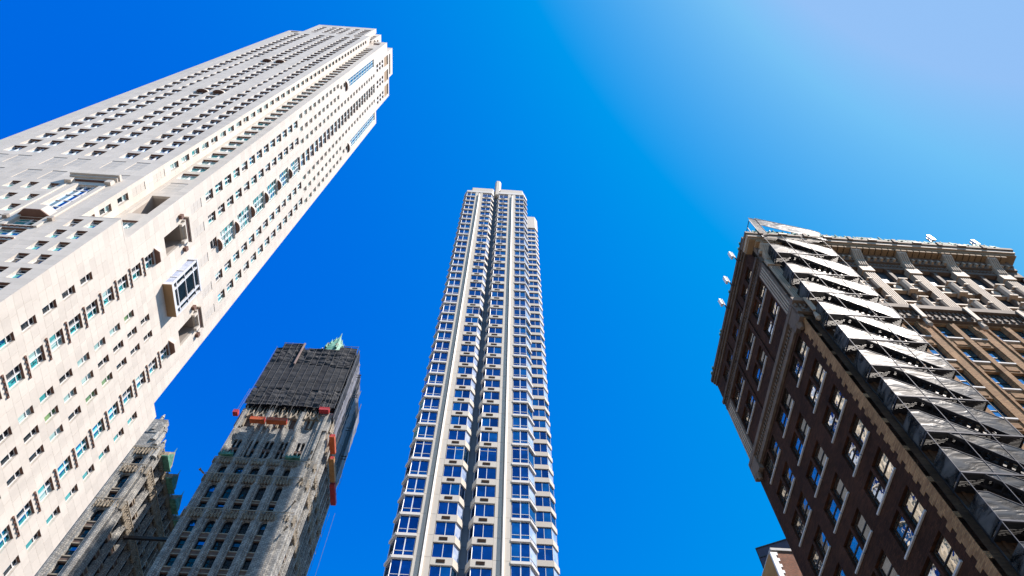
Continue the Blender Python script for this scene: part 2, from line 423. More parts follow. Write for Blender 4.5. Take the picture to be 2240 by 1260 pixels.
SHORT = blank_window(1.8, 1.7); pair_top = pair_window(1.6, 2.2); SB = blank_window(1.0, 3.3); PWT = pair_window(2.3, 2.2); HS_K2 = hotel_small(1.2, 2.2); CST = cross_window(2.6, 1.9, .66, .16, .06)
BLK = blank_window(1.8, 3.3); BLR = blank_window(1.3, 3.45)

FA = Frame(0, YL, 0); FS = Frame(XL, 0, 90); FB = Frame(0, Y2, 0); FR = Frame(XR, 0, 90)
rnd = random.Random(3)
HK = [57.27 + 3.06 * k for k in range(-12, 8)]          # hotel heads up to 72.6
def up(k): return 97.30 + 3.53 * k
# -- face towards the street
hA = []; hL = []
for z in [83.2, 79.2, 75.85] + [72.55 - 3.06 * k for k in range(16)]:
    for u in (-57.4, -55.35, -52.95) + ((-44.5, -42.45) if z < 73 else ()):
        hA.append((u, u + 1.08, z - 2.12, z)); WL.add(FA, u, D - .08, z - 2.12, HS_L, rnd.choice([3, 3, 3, 0]))
cen = []
for k in range(16):
    z = 69.2 - 3.06 * k; cen.append((-49.75, -47.15, z - 1.9, z))
for h_ in cen: hA.append(h_)
hA.append((-49.85, -47.1, 69.9, 72.2)); hA.append((-49.75, -47.1, 74.4, 83.3))
cols = [-65.95, -62.97, -58.42, -55.38, -50.88, -47.74]
for u in cols:
    hA.append((u, u + 1.8, 89.9, 93.3)); WL.add(FA, u, .05, 89.95, BLK)
    hA.append((u, u + 1.8, 84.4 if u < -53.5 else 86.1, 87.8))
    if u < -53.5: WL.add(FA, u, .05, 84.45, BLK)
    else:
        WL.add(FA, u, .05, 86.1, SHORT)
kA = list(range(0, 39))
for k in kA:
    z = up(k)
    for i, u in enumerate(cols):
        single = i in (1, 4) and 13 <= k <= 24
        if z > 234 : continue
        if single: hA.append((u + .35, u + 1.4, z - 2.3, z)); WL.add(FA, u + .35, D - .08, z - 2.3, PWS, 0)
        elif i in (2, 3) and k in (12, 23): hA.append((u - .1, u + 1.9, z - 2.55, z)); WL.add(FA, u, D - .08, z - 2.55, PW, 0)
        else: hA.append((u, u + 1.8, z - 2.55, z)); WL.add(FA, u, D - .08, z - 2.55, PW, rnd.choice([0, 0, 0, 0, 3]))
hC = []
for k in range(39, 45):
    z = up(k)
    for u in (-62.6, -59.4, -57.2, -54.9, -51.8):
        hC.append((u, u + 1.6, z - 2.2, z)); WL.add(FA, u, D - .08, z - 2.2, pair_top, 0)
for a in (-68.2, -48.9): hA.append((a, a + 2.5, 233.9, 236.2))
facade(PL, FA, -69, XR, 18, 73.4, hA, D, LIME)
facade(PL, FA, -69, XL, 73.4, 237.4, hA, D, LIME)
facade(PL, FA, -64.94, -49.6, 237.4, 257.7, hC, D, LIME)
# -- narrow return
hS = []
for z in [83.3, 79.35, 75.9]: hS.append((29.5, 30.4, z - 2.5, z)); WL.add(FS, 29.55, D - .08, z - 2.5, step_window, 3)
for z in (93.1, 87.6): hS.append((29.45, 30.45, z - 3.3, z)); WL.add(FS, 29.45, .05, z - 3.3, SB)
for k in range(0, 39):
    z = up(k)
    hS.append((29.5, 30.4, z - 2.5, z)); WL.add(FS, 29.55, D - .08, z - 2.5, step_window, rnd.randrange(4))
facade(PL, FS, YL, Y2, 73.4, 237.4, hS, D, LIME, maxw=1.3)
# -- second face towards the street
hB = [(-43.6, -41.3, 80.6, 87.7), (-43.3, -41.2, 76.6, 79.1), (-43.6, -41.3, 89.7, 93.1)]
WL.add(FB, -43.6, .05, 89.7, blank_window(2.3, 3.4)); WL.add(FB, -43.3, D - .08, 76.6, pair_window(2.1, 2.5, [GL_C]), 0)
for k in range(0, 38):
    z = up(k); hB.append((-43.75, -41.45, z - 2.45, z)); WL.add(FB, -43.75, D - .08, z - 2.45, PN, rnd.randrange(2))
hB.append((-43.6, -41.4, 236.5, 240.5))
facade(PL, FB, XL, XR, 73.4, 243.5, hB, D, LIME, maxw=1.6)
# -- long bright face
hR = []
for z in HK:
    if z < 68:
        for u, fn in ((31.85, HS_A),): hR.append((u, u + .85, z - 2.06, z)); WL.add(FR, u, D - .08, z - 2.06, fn, rnd.randrange(5) if rnd.random() < .5 else 0)
    for u in ((39.2, 41.3, 43.45) if z < 73 else ()): hR.append((u, u + .85, z - 2.06, z)); WL.add(FR, u, D - .08, z - 2.06, HS_A, rnd.choice([0, 0, 0, 1, 2, 2, 2, 4]))
    if z < 80:
        hR.append((34.85, 36.47, z - 2.13, z)); WL.add(FR, 34.85, D - .09, z - 2.13, HB, rnd.randrange(6))
    if z < 70:
        hR.append((50.6, 51.5, z - 2.06, z)); WL.add(FR, 50.63, D - .08, z - 2.06, HS_A, rnd.choice([0, 0, 1, 2]))
    hR.append((47.1, 48.72, z - 2.13, z)); WL.add(FR, 47.1, D - .09, z - 2.13, HB, rnd.randrange(6))
for u in (41.3, 43.45): hR.append((u, u + .85, 75.66 - 2.06, 75.66)); WL.add(FR, u, D - .08, 75.66 - 2.06, HS_A, 0)
hR += [(34.35, 36.8, 81.0, 86.8), (47.1, 49.3, 81.0, 86.8)]
for u in (33.15, 36.5, 41.0, 45.4, 48.9): hR.append((u, u + 1.3, 89.8, 93.25)); WL.add(FR, u, .05, 89.8, BLR)
for k in range(0, 13):
    z = up(k)
    for u in (33.1, 36.35, 45.2, 48.45): hR.append((u, u + 1.4, z - 2.55, z)); WL.add(FR, u, D - .08, z - 2.55, UP, rnd.randrange(6))
for k in range(13, 23):
    z = up(k)
    for u in (32.4, 34.9, 37.35, 44.7, 47.15, 49.62): hR.append((u, u + .98, z - 2.2, z)); WL.add(FR, u, D - .08, z - 2.2, HS_K, rnd.choice([3, 3, 3, 0, 1, 2]))
for k in range(23, 36):
    z = up(k)
    for u in (37.35, 44.7): hR.append((u, u + .98, z - 2.2, z)); WL.add(FR, u, D - .08, z - 2.2, HS_K, rnd.choice([3, 3, 0]))
for k in range(12, 36):
    z = up(k); hR.append((40.2, 42.8, z - 2.75, z)); WL.add(FR, 40.2, D - .12, z - 2.65, UPT, rnd.randrange(3))
# big bay windows of the middle, seven of them, two floors each
def big_bay(v):
    f = MB(); w, h = 3.0, 5.4; frame_b(f, w, h, WHITE, .08)
    for k in (1, 2): f.box(w * k / 3 - .05, w * k / 3 + .05, -.08, .08, .08, h - .08, WHITE)
    for k in range(1, 5): f.box(.08, w - .08, -.02, .08, h * k / 5 - .04, h * k / 5 + .04, WHITE)
    ps = [('window', f)]; rr = random.Random(v)
    for a in range(3):
        for b in range(5):
            g1 = MB(); pane(g1, .05 + a * w / 3, w / 3 * (a + 1) - .04, h * b / 5 + .04, h * (b + 1) / 5 - .04, rr.choice([GL_T, GL_C, GL_U]) if v < 3 else rr.choice([GL_U, GL_U, GL_T])); ps.append(('pane', g1))
    return ps
hR.append((40.0, 41.5, up(0) - 2.9, up(0) - .6)); WL.add(FR, 40.0, D - .08, up(0) - 2.9, hotel_small(1.5, 2.3), 0)
for j in range(6):
    z = 98.1 + 7.07 * j; hR.append((40.0, 43.0, z, z + 5.4)); WL.add(FR, 40.0, D - .12, z, big_bay, j)
def STRIP(v):
    f = MB(); w, h = 2.2, 3.53; frame_b(f, w, h, WHITE, .11)
    for x in (.62, 1.48): f.box(x, x + .10, -.04, .08, .11, h - .11, WHITE)
    for a, b in ((.11, .62), (.72, 1.48), (1.58, w - .11)): f.box(a, b, -.01, .08, 2.4, 2.5, WHITE)
    g1 = MB(); pane(g1, .11, w - .11, .11, h - .11, GL_U)
    return [('window', f), ('pane', g1)]
# glazed strips near the top, over the two brown crescents
for u in (33.1, 48.5):
    for k in range(10):
        z = 184.9 + k * 3.53
        hR.append((u, u + 2.2, z, z + 3.53)); WL.add(FR, u, .16, z, STRIP, 3)
for k in range(23, 25):
    z = up(k)
    for u in (33.2, 48.7): hR.append((u, u + .98, z - 2.2, z)); WL.add(FR, u, D - .08, z - 2.2, HS_K, 3)
for k in range(3):
    z = 224.3 + 4.5 * k
    for u in (35.4, 40.2, 44.9): hR.append((u, u + 2.3, z, z + 2.7)); WL.add(FR, u, D - .08, z, cross_window(2.3, 2.7, .5, .3, .3), 3)
facade(PL, FR, YL, 54.2, 18, 73.4, hR, D, LIME)
facade(PL, FR, Y2, YF, 73.4, 222.3, hR, D, LIME)
top = hR + [(35.2, 38.2, 238.0, 245.3), (39.6, 43.0, 238.0, 245.3), (44.1, 47.6, 238.0, 245.3)]
facade(PL, FR, Y2, 48.6, 222.3, 237.2, top, D, LIME)
facade(PL, FR, 34.3, 48.6, 237.2, 246.9, top, D, LIME); facade(PL, FR, Y2, 34.3, 237.2, 243.6, [], D, LIME)
crown = [(35.4 + 0 * k, 42.0, 247.6, 249.9) for k in range(1)]
facade(PL, FR, 34.3, 42.7, 246.9, 254.4, crown, D, LIME)
facade(PL, Frame(0, 34.3, 0), -42.2, XR, 243.6, 254.4, [], D, LIME)
facade(PL, Frame(0, 33.2, 0), -43.72, -42.2, 237.2, 254.3, [], D, LIME); facade(PL, Frame(-42.2, 0, 90), 33.2, 34.3, 243.6, 254.3, [], D, LIME)
hD = [(31.2, 32.4, up(k) - 2.2, up(k)) for k in range(40, 44)]
facade(PL, Frame(0, 30.3, 0), -45.85, -43.72, 237.4, 254.6, [(-45.4, -44.2, up(k) - 2.2, up(k)) for k in range(40, 44)], D, LIME)
facade(PL, Frame(-43.72, 0, 90), 30.3, 33.2, 243.6, 254.6, hD, D, LIME)
facade(PL, Frame(-45.85, 0, 90), YL, 30.3, 237.4, 257.7, [], D, LIME); facade(PL, Frame(-49.6, 0, 90), YL, YL + .1, 237.4, 237.5, [], D, LIME)
facade(PL, FA, -49.6, -45.85, 237.4, 257.7, [(-48.9, -46.6, up(k) - 2.2, up(k)) for k in range(40, 45)], D, LIME)
FT = solid2 = MB(); solid2.box(-49.6, -45.85 - D, YL + D, 40, 237.4, 257.6, LIMED); solid2.build('core_wall', LT)
for k in range(40, 45):
    WL.add(FA, -48.9, D - .08, up(k) - 2.2, PWT, 0)
    if k < 44:
        WL.add(Frame(0, 30.3, 0), -45.4, D - .08, up(k) - 2.2, HS_K2, 3)
        WL.add(Frame(-43.72, 0, 90), 31.2, D - .08, up(k) - 2.2, HS_K2, 3)
# centre stack below the canopy
for k in range(16):
    z = 69.2 - 3.06 * k
    WL.add(FA, -49.75, D - .09, z - 1.9, CST, 3)
WL.add(FA, -49.85, D - .09, 69.9, cross_window(2.75, 2.3, .7, .16, .05), 3)
def tall_glass(v):
    f = MB(); w, h = 2.65, 8.9; frame_b(f, w, h, WHITE, .1)
    for k in (1, 2): f.box(w * k / 3 - .06, w * k / 3 + .06, -.06, .08, .1, h - .1, WHITE)
    for z in (.9, 1.9, 3.9, 5.9, 7.4): f.box(.1, w - .1, -.03, .08, z, z + .09, WHITE)
    ps = [('window', f)]
    for a in range(3):
        g1 = MB(); pane(g1, w / 3 * a + .12, w / 3 * (a + 1) - .12, .1, h - .1, GL_A); ps.append(('pane', g1))
    return ps
WL.add(FA, -49.75, D - .09, 74.4, tall_glass)

# ornament: cornices, crescents, teeth, loggias
def part(name, fn, root=LT):
    b = MB(); fn(b); return b.build(name, root)
def cornice(b, T, u0, u1, z0, z1, p, m=LIME, steps=3):
    for k in range(steps):
        a = p * (k + 1) / steps; b.box(u0 - a * .6, u1 + a * .6, -a, -.001 * k, z0 + (z1 - z0) * k / steps, z0 + (z1 - z0) * (k + 1) / steps - .001, m, T)
def crescent(b, T, uc, w, z, p, h=.55, m=TRIM_SHADE, n=8):
    pts = [(uc + w / 2 * math.cos(math.pi * k / n), -p * math.sin(math.pi * k / n)) for k in range(n + 1)]
    pts = [(uc - w / 2, .0)] + [(uc - w / 2 * math.cos(math.pi * k / n), -p * math.sin(math.pi * k / n)) for k in range(1, n)] + [(uc + w / 2, .0)]
    b.prism(pts, z, z + .08, m, 'z', T); b.prism([(u, d * .97 - .001 if d else d) for u, d in pts], z + .08, z + h, LIME, 'z', T)
def teeth(b, T, u0, u1, z, n=5, m=TRIM_SHADE):
    b.box(u0, u1, -.13, 0, z + .16, z + .34, LIME, T); b.box(u0, u1, -.125, 0, z + .13, z + .159, m, T)
    for k in range(n):
        u = u0 + (u1 - u0 - .2) * k / (n - 1); b.box(u, u + .2, -.12, 0, z - .03, z + .129, m, T)
part('cornice', lambda b: (cornice(b, FA, -51.4, -46.4, 84.5, 85.7, .75), b.box(-51.3, -46.5, -.24, -.001, 84.38, 84.499, TRIM_SHADE, FA)))
for a, c in ((-51.6, -50.8), (-46.9, -46.2)): part('cornice_bracket', lambda b: b.box(a, c, -.45, 0, 83.5, 84.37, LIME, FA))
part('window_surround', lambda b: (b.box(-50.35, -49.78, -.18, 0, 69.6, 83.2, LIME, FA), b.box(-47.12, -46.55, -.18, 0, 69.6, 83.2, LIME, FA), b.box(-51.3, -51.1, -.10, 0, 60, 84, LIME, FA)))
part('canopy', lambda b: (b.prism([(-50.4, 0), (-49.4, -.85), (-47.7, -.85), (-46.7, 0)], 72.35, 72.5, TRIM_SHADE, 'z', FA), b.prism([(-50.4, 0), (-49.4, -.84), (-47.7, -.84), (-46.7, 0)], 72.5, 73.9, LIME, 'z', FA)))
for a in (-51.2, -46.6): part('bracket', lambda b, a=a: b.box(a, a + .5, -.35, 0, 71.5, 72.0, LIMED, FA))
for k in range(14):
    part('dentil_band', lambda b, k=k: teeth(b, FA, -49.9, -46.9, 69.45 - 3.06 * k, 6))
for z in HK[3:]:
    if z < 79.5:
        part('dentil_band', lambda b, z=z: teeth(b, FR, 34.55, 36.8, z - 2.13 - .45, 5))
        part('dentil_band', lambda b, z=z: teeth(b, FR, 46.8, 49.05, z - 2.13 - .45, 5))
for uc, z in ((35.65, 79.05), (47.95, 79.05)):
    part('crescent_canopy', lambda b, uc=uc, z=z: (b.prism([(uc - 1.05, 0), (uc - .6, -.6), (uc + .6, -.6), (uc + 1.05, 0)], z, z + .1, TRIM_SHADE, 'z', FR), b.prism([(uc - 1.05, 0), (uc - .6, -.59), (uc + .6, -.59), (uc + 1.05, 0)], z + .1, z + .8, LIME, 'z', FR)))
for u0, u1, z0, z1 in ((34.35, 36.8, 81.0, 86.8), (47.1, 49.3, 81.0, 86.8)):
    part('loggia', lambda b, u0=u0, u1=u1, z0=z0, z1=z1: (
        b.box(u0 - .5, u1 + .5, -.6, 0, z1 + .95, z1 + 1.3, LIME, FR), b.box(u0 - .3, u1 + .3, -.42, -.001, z1 + .55, z1 + .95, TRIM_SHADE, FR),
        b.box(u0 - .3, u1 + .3, -.35, -.001, z1 + .2, z1 + .55, LIME, FR), b.box(u0 - .1, u0 + .2, -.4, -.001, z1 - .8, z1 + .2, LIME, FR), b.box(u1 - .3, u1 + .1, -.4, -.001, z1 - .8, z1 + .2, LIME, FR),
        b.box(u0, u1, .05, .35, z0, z0 + .9, LIME, FR)))
    for u in (u0 - 1.2, u1 + .7): part('bracket', lambda b, u=u, z1=z1: b.box(u, u + .5, -.4, 0, z1 - .6, z1 + .1, TRIM_SHADE, FR))
part('loggia', lambda b: b.box(-43.6, -41.3, .02, .3, 80.6, 81.4, LIME, FB))
for (T, u0, u1, z0, z1) in ((FR, 35.2, 38.2, 238, 245.3), (FR, 39.6, 43.0, 238, 245.3), (FR, 44.1, 47.6, 238, 245.3), (FA, -68.2, -65.7, 233.9, 236.2), (FA, -48.9, -46.4, 233.9, 236.2), (FB, -43.6, -41.4, 236.5, 240.5), (FR, 35.4, 42, 247.6, 249.9)):
    part('loggia', lambda b: b.box(u0, u1, D - .03, D - .001, z0, z1, STUC if T is FR else TRIM_SHADE, T))
for j in range(6):
    part('balcony', lambda b, j=j: crescent(b, FR, 41.5, 1.9, 97.0 + 7.07 * j, .6, .5))
    part('balcony_guard', lambda b, j=j: ([b.bar((41.5 + .8 * math.cos(a), -.5 * math.sin(a), 97.5 + 7.07 * j), (41.5 + .8 * math.cos(a), -.5 * math.sin(a), 98.4 + 7.07 * j), .05, WHITE, FR) for a in [math.pi * q / 6 for q in range(1, 6)]],
                                    b.box(40.6, 42.4, -.5, -.45, 98.38, 98.44, WHITE, FR)))
for u in (34.2, 49.5): part('crescent_canopy', lambda b, u=u: crescent(b, FR, u, 2.5, 182.2, .55, 1.8))
for i in (2, 3):
    for k in (12, 23): part('crescent_canopy', lambda b, i=i, k=k: crescent(b, FA, cols[i] + .9, 2.2, up(k) - .1, .5, .6))
# projecting bay window box
def baybox(b):
    u0, u1, z0, z1, p = 39.5, 43.9, 79.7, 87.4, 1.1
    b.prism([(u0, 0), (u0 + .0, -p), (u1, -p), (u1, 0)], z0, z0 + .1, STUC, 'z', FR)
    b.box(u0, u1, -p, 0, z0 + .1, z0 + .6, WHITE2, FR); b.box(u0 - .05, u1 + .05, -p - .05, 0, z1 - .3, z1, WHITE2, FR)
    for u in (u0, u0 + .85, u1 - 1.0, u1 - .2): b.box(u, u + .2, -p, -p + .2, z0 + .6, z1 - .3, WHITE2, FR)
    for z, t in ((z0 + 1.3, .16), (z0 + 3.7, .10), (z0 + 6.1, .16)):
        for q0, q1 in ((u0 + .2, u0 + .85), (u0 + 1.05, u1 - 1.0), (u1 - .8, u1 - .2)): b.box(q0, q1, -p + .02, -p + .18, z, z + t, WHITE2, FR)
    for z in (z0 + 2.2, z0 + 4.1): b.box(u0 + .001, u0 + .15, -p + .2, 0, z, z + .2, WHITE2, FR); b.box(u1 - .15, u1 - .001, -p + .2, 0, z, z + .2, WHITE2, FR)
bb = part('bay_window', baybox)
g1 = MB(); g1.box(39.6, 43.8, -.98, 0, 80.31, 87.1, GL_B, FR); g1.box(39.56, 39.6, -.9, 0, 80.35, 87, CGLW, FR)
o = g1.build('pane', LT); o.parent = bb
PL.finish(); WL.finish()

# ================================================================== CENTRE TOWER
K = .65
def zk(z): return (z - 1.7) * K + 1.7
CT = thing('apartment_tower', 'slim beige apartment tower with blue bay windows and a dark centre slot', 'skyscraper', (-1, 70, .13))
sills = [97.9, 103.3, 108.7, 114.2, 119.6, 125.2, 131.9, 137.5, 142.9, 148.4, 153.8, 159.1, 164.6, 170.2, 175.9, 181.4, 186.9, 192.4, 199.1, 204.8, 210.7, 216.4, 222.0, 227.6, 233.2, 238.7, 244.35, 250.0, 256.7, 262.5, 268.1, 273.6, 279.1, 284.8, 290.5, 296.1, 301.9, 308.0]
pre = []; z = 97.9
while z > 50: z -= 5.42; pre.insert(0, z)
sills = pre + sills
tall = {131.9 - 6.7, 192.4, 250.0, 301.9}
S = [zk(z) for z in sills]; TALL = [abs(sills[i + 1] - sills[i]) > 6.0 for i in range(len(sills) - 1)]
YC = 65.0
FC = Frame(0, YC, 0)
X = lambda x: x * K
PC = Pieces(CT, 'precast_panel'); WC = Windows(CT); SP = Pieces(CT, 'spandrel', 300)
core = MB()
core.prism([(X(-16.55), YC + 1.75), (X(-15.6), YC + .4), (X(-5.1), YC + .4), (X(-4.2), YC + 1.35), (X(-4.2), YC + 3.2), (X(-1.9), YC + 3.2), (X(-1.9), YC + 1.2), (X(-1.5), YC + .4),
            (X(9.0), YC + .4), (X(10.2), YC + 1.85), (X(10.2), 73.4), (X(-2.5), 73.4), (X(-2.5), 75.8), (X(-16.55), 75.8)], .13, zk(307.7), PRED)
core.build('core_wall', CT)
# slot wall
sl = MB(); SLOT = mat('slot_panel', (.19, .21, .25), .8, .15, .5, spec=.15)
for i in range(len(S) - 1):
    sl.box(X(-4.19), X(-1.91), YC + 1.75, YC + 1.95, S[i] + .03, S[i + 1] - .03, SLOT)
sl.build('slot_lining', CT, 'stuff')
# flat piers
for (a, b) in ((-12.0, -8.85), (2.24, 5.45)):
    for i in range(len(S) - 1):
        fin = a + 1.3 if a < 0 else 2.24 + 1.41
        for (p, q) in ((a, fin), (fin + .66, b)):
            PC.add(FC, X(p) + .01, X(q) - .01, 0, .35, S[i] + .02, S[i + 1] - .02, PRE if p != a else PRE)
    f0 = X(a + 1.3 if a < 0 else 3.65)
    fm = MB(); fm.prism([(f0, YC + .34), (f0 + .20, YC - .42), (f0 + .43, YC - .30), (f0 + .43, YC + .34)], 20, zk(304.5), PREL); fm.build('fin', CT)
# bays: (front u0, u1), chamfer ends, style
def glass_win(w, h, tall):
    def fn(v):
        f = MB(); frame_b(f, w, h, PREL, .05); f.box(w / 2 - .06, w / 2 + .06, -.07, .08, .05, h - .05, WHITE)
        lo = h * .27
        for a, b in ((.05, w / 2 - .06), (w / 2 + .06, w - .05)): f.box(a, b, -.01, .08, lo, lo + .05, WHITE)
        if tall:
            for a, b in ((.05, w / 2 - .06), (w / 2 + .06, w - .05)): f.box(a, b, -.01, .08, h * .8, h * .8 + .05, WHITE)
        ps = [('window', f)]
        for a, b in ((.05, w / 2 - .06), (w / 2 + .06, w - .05)):
            g1 = MB(); pane(g1, a, b, lo + .05, h - .05, [CGL, CGL, CGL3, CGL2, CGL][(v + (a > .1) * 3) % 5]); ps.append(('pane', g1)); g2 = MB(); pane(g2, a, b, .05, lo, [CGL, CGL2][v % 2]); ps.append(('pane', g2))
        return ps
    return fn
def punch_win(w, h, tall):
    def fn(v):
        f = MB(); frame_b(f, w, h, PREL, .04); f.box(w / 2 - .035, w / 2 + .035, -.03, .08, .04, h - .04, WHITE)
        if tall:
            for a, b in ((.04, w / 2 - .035), (w / 2 + .035, w - .04)): f.box(a, b, -.01, .08, h * .74, h * .74 + .05, WHITE)
        ps = [('window', f)]
        for a, b in ((.04, w / 2 - .035), (w / 2 + .035, w - .04)): g1 = MB(); pane(g1, a, b, .04, h - .04, [CGL, CGL3, CGL, CGL, CGL2][(v + (a > .1) * 2) % 5]); ps.append(('pane', g1))
        return ps
    return fn
def side_win(w, h, m, bar=True):
    def fn(v):
        f = MB(); frame_b(f, w, h, WHITE, .05)
        if bar: f.box(.05, w - .05, -.01, .08, h * .27, h * .27 + .05, WHITE)
        g1 = MB(); pane(g1, .05, w - .05, .05, h - .05, m[v % len(m)])
        return [('window', f), ('pane', g1)]
    return fn
cache = {}
def C(fn, *a):
    k = (fn.__name__,) + tuple(round(x, 2) if isinstance(x, float) else (tuple(m.name for m in x) if isinstance(x, list) else x) for x in a)
    if k not in cache: cache[k] = fn(*a)
    return cache[k]
def seg(x0, y0, x1, y1):
    return Frame(x0, y0, math.degrees(math.atan2(y1 - y0, x1 - x0))), math.hypot(x1 - x0, y1 - y0)
AC = []
def bay(pts, glassy, Slist, tl, side, spd=1.75 * K, acs=True, shade=None):
    """pts: plan polyline left to right of the outer face"""
    for i in range(len(Slist) - 1):
        z0, z1 = Slist[i], Slist[i + 1]; sp = (.42 if glassy else spd)
        for j in range(len(pts) - 1):
            T, L = seg(*pts[j], *pts[j + 1])
            SP.add(T, 0.0 if j == 0 else .004, L - .004, -.10 if glassy else -.02, .5, z0 - sp, z0, PREL if glassy else PRE)
            h = z1 - sp - z0; main = abs(pts[j + 1][1] - pts[j][1]) < .01
            if main:
                WC.add(T, .06, .12, z0, C(glass_win if glassy else punch_win, round(L - .12, 2), round(h, 1), tl[i]), rnd.randrange(5))
                if not glassy and acs: AC.append((T, L * .26, L * .66, z0 - sp * .72, z0 - sp * .28))
            else:
                WC.add(T, .06, .12, z0, C(side_win, round(L - .12, 2), round(h, 1), side[0] if pts[j][0] < pts[j + 1][0] and pts[j + 1][1] > pts[j][1] else side[1], glassy), rnd.randrange(5))
PALE_REFL = [CGLW, CGL2, CGLW, CGLW, CGL]; DARK = [CGL, GL_T, CGL, CGL, CGL2]  # first list: panes with the pale reflection in their colour
bay([(X(-17.1), YC + 1.5), (X(-15.85), YC), (X(-12.0), YC)], True, S, TALL, (DARK, DARK))
bay([(X(-8.85), YC), (X(-4.9), YC), (X(-3.72), YC + 1.1)], False, S, TALL, (PALE_REFL, PALE_REFL))
bay([(X(-2.6), YC + 1.1), (X(-1.76), YC), (X(2.24), YC)], False, S, TALL, (PALE_REFL, [CGL]))
bay([(X(5.45), YC), (X(9.15), YC), (X(10.7), YC + 1.65)], True, S, TALL, (PALE_REFL, PALE_REFL))
# round white blinds behind the angled window of the slot
for i in range(len(S) - 1):
    pass
# head band and parapets
hb = MB(); zt = zk(307.6)
hb.prism([(X(-17.1), YC + 1.5), (X(-15.85), YC - .05), (X(-4.9), YC - .05), (X(-3.72), YC + 1.1), (X(-3.72), 75.8), (X(-17.1), 75.8)], zt, zk(309.6), PREL)
hb.prism([(X(-2.4), YC + .95), (X(-1.7), YC - .05), (X(9.15), YC - .05), (X(10.7), YC + 1.65), (X(10.7), 73.4), (X(-2.4), 73.4)], zt, zk(309.6), PREL)
hb.prism([(X(-14.2), YC + .8), (X(-13.7), YC + .35), (X(-4.6), YC + .35), (X(-3.4), YC + 1.8), (X(-3.4), 73), (X(-14.2), 73)], zk(309.6), zk(315.6), PRE)
hb.prism([(X(-2.3), YC + 1.6), (X(-1.2), YC + .35), (X(8.5), YC + .35), (X(9.9), YC + 1.9), (X(9.9), 71), (X(-2.3), 71)], zk(309.6), zk(315.6), PRE)
hb.build('parapet', CT)
cp = MB(); cp.prism([(X(-3.9), YC + 1.2), (X(-3.2), YC + .5), (X(-1.9), YC + .5), (X(-1.15), YC + 1.2), (X(-1.15), YC + 4), (X(-3.9), YC + 4)], zk(309), zk(328.8), PRE); cp.build('cap_block', CT)
rl = MB()
for (a, b) in ((-10.4, -4.0), (-1.0, 4.9)):
    x0, x1 = X(a), X(b); y = YC + 2.2; z0 = zk(315.2); z1 = z0 + 1.9
    rl.bar((x0, y, z1), (x1, y, z1), .16, IRON); rl.bar((x0, y, z0 + .3), (x1, y, z0 + .3), .12, IRON)
    n = 6
    for k in range(n + 1): x = x0 + (x1 - x0) * k / n; rl.bar((x, y, z0), (x, y, z1), .08, IRON)
    for k in range(n): xa = x0 + (x1 - x0) * k / n; xb = x0 + (x1 - x0) * (k + 1) / n; rl.bar((xa, y, z0 + .3), (xb, y, z1), .07, IRON); rl.bar((xb, y, z0 + .3), (xa, y, z1), .07, IRON)
rl.build('roof_truss', CT)
# rear, taller shaft on the right
KY = 127.5 / 100; YB = YC * KY; XB = lambda x: x * KY * K
S5 = [z for z in S]
while S5[-1] < zk(339): S5.append(S5[-1] + 5.5 * K)
S5 = [z for z in S5 if z < zk(341)]
T5 = [abs(S5[i + 1] - S5[i]) > 6.0 * K for i in range(len(S5) - 1)]
bay([(XB(10.2), YB), (XB(13.32), YB), (XB(14.5), YB + 1.5)], False, S5, T5, (PALE_REFL, DARK), acs=False)
rr = MB(); rr.prism([(XB(10.2) - 3, YB + .5), (XB(13.32) - .2, YB + .5), (XB(14.5) - .4, YB + 1.7), (XB(14.5) - .4, YB + 9), (XB(10.2) - 3, YB + 9)], .13, zk(340), PRED)
rr.prism([(XB(10.2) - 3, YB), (XB(13.32), YB), (XB(14.5), YB + 1.5), (XB(14.5), YB + 9.2), (XB(10.2) - 3, YB + 9.2)], S5[-1] - .001, zk(357), PRE); rr.build('rear_shaft', CT)
# lower plain storeys outside the frame
PC.finish(); SP.finish(); WC.finish()
key = sorted(range(len(AC)), key=lambda i: -seen([AC[i][0](AC[i][1], 0, AC[i][3]), AC[i][0](AC[i][2], 0, AC[i][4])]))
AP = Pieces(CT, 'vent_grille', 300)
for i in key:
    T, a, b, c, d = AC[i]; AP.add(T, a, b, -.06, .05, c, d, GRILLE)
AP.finish()

# ================================================================== GOTHIC TOWER AND WING
YG = 100.0
GT = thing('gothic_tower', 'old grey gothic terracotta tower with carved piers, in shade under a black shroud', 'tower', (-46, 110, .13))
FG = Frame(0, YG, 0); XG0, XG1 = -56.0, -35.6
FGR = Frame(XG1, 0, 90)
DG = .75
gc = MB(); gc.box(XG0 + .2, XG1 - DG, YG + DG, 119.8, .13, 139.5, SPAN); gc.build('core_wall', GT)
PG = Pieces(GT, 'pier_block', 300); WG = Windows(GT); OG = []
def arch_fill(b, T, u0, u1, z, r, m, d0=.05, d1=.6):
    w = (u1 - u0) / 2; uc = (u0 + u1) / 2; n = 4
    pts = [(uc + w * math.cos(math.pi / 2 * k / n), z - r + r * math.sin(math.pi / 2 * k / n)) for k in range(n + 1)]
    b.prism([(u1, z)] + list(reversed(pts)), d0, d1, m, 'y', T); b.prism([(u0, z)] + [(2 * uc - p, q) for p, q in pts][::1], d0, d1, m, 'y', T)
def gwin(w, h, lights=2):
    def fn(v):
        f = MB(); frame_b(f, w, h, SASH, .07)
        f.box(.07, w - .07, -.02, .08, h * .52, h * .52 + .08, SASH)
        if lights > 1: f.box(w / 2 - .05, w / 2 + .05, -.03, .08, .07, h * .52, SASH)
        g1 = MB(); pane(g1, .07, w - .07, .07, h * .52, GGL); g2 = MB(); pane(g2, .07, w - .07, h * .52 + .08, h - .07, [GGL, GGL, GL_A][v % 3])
        return [('window', f), ('pane', g1), ('pane', g2)]
    return fn
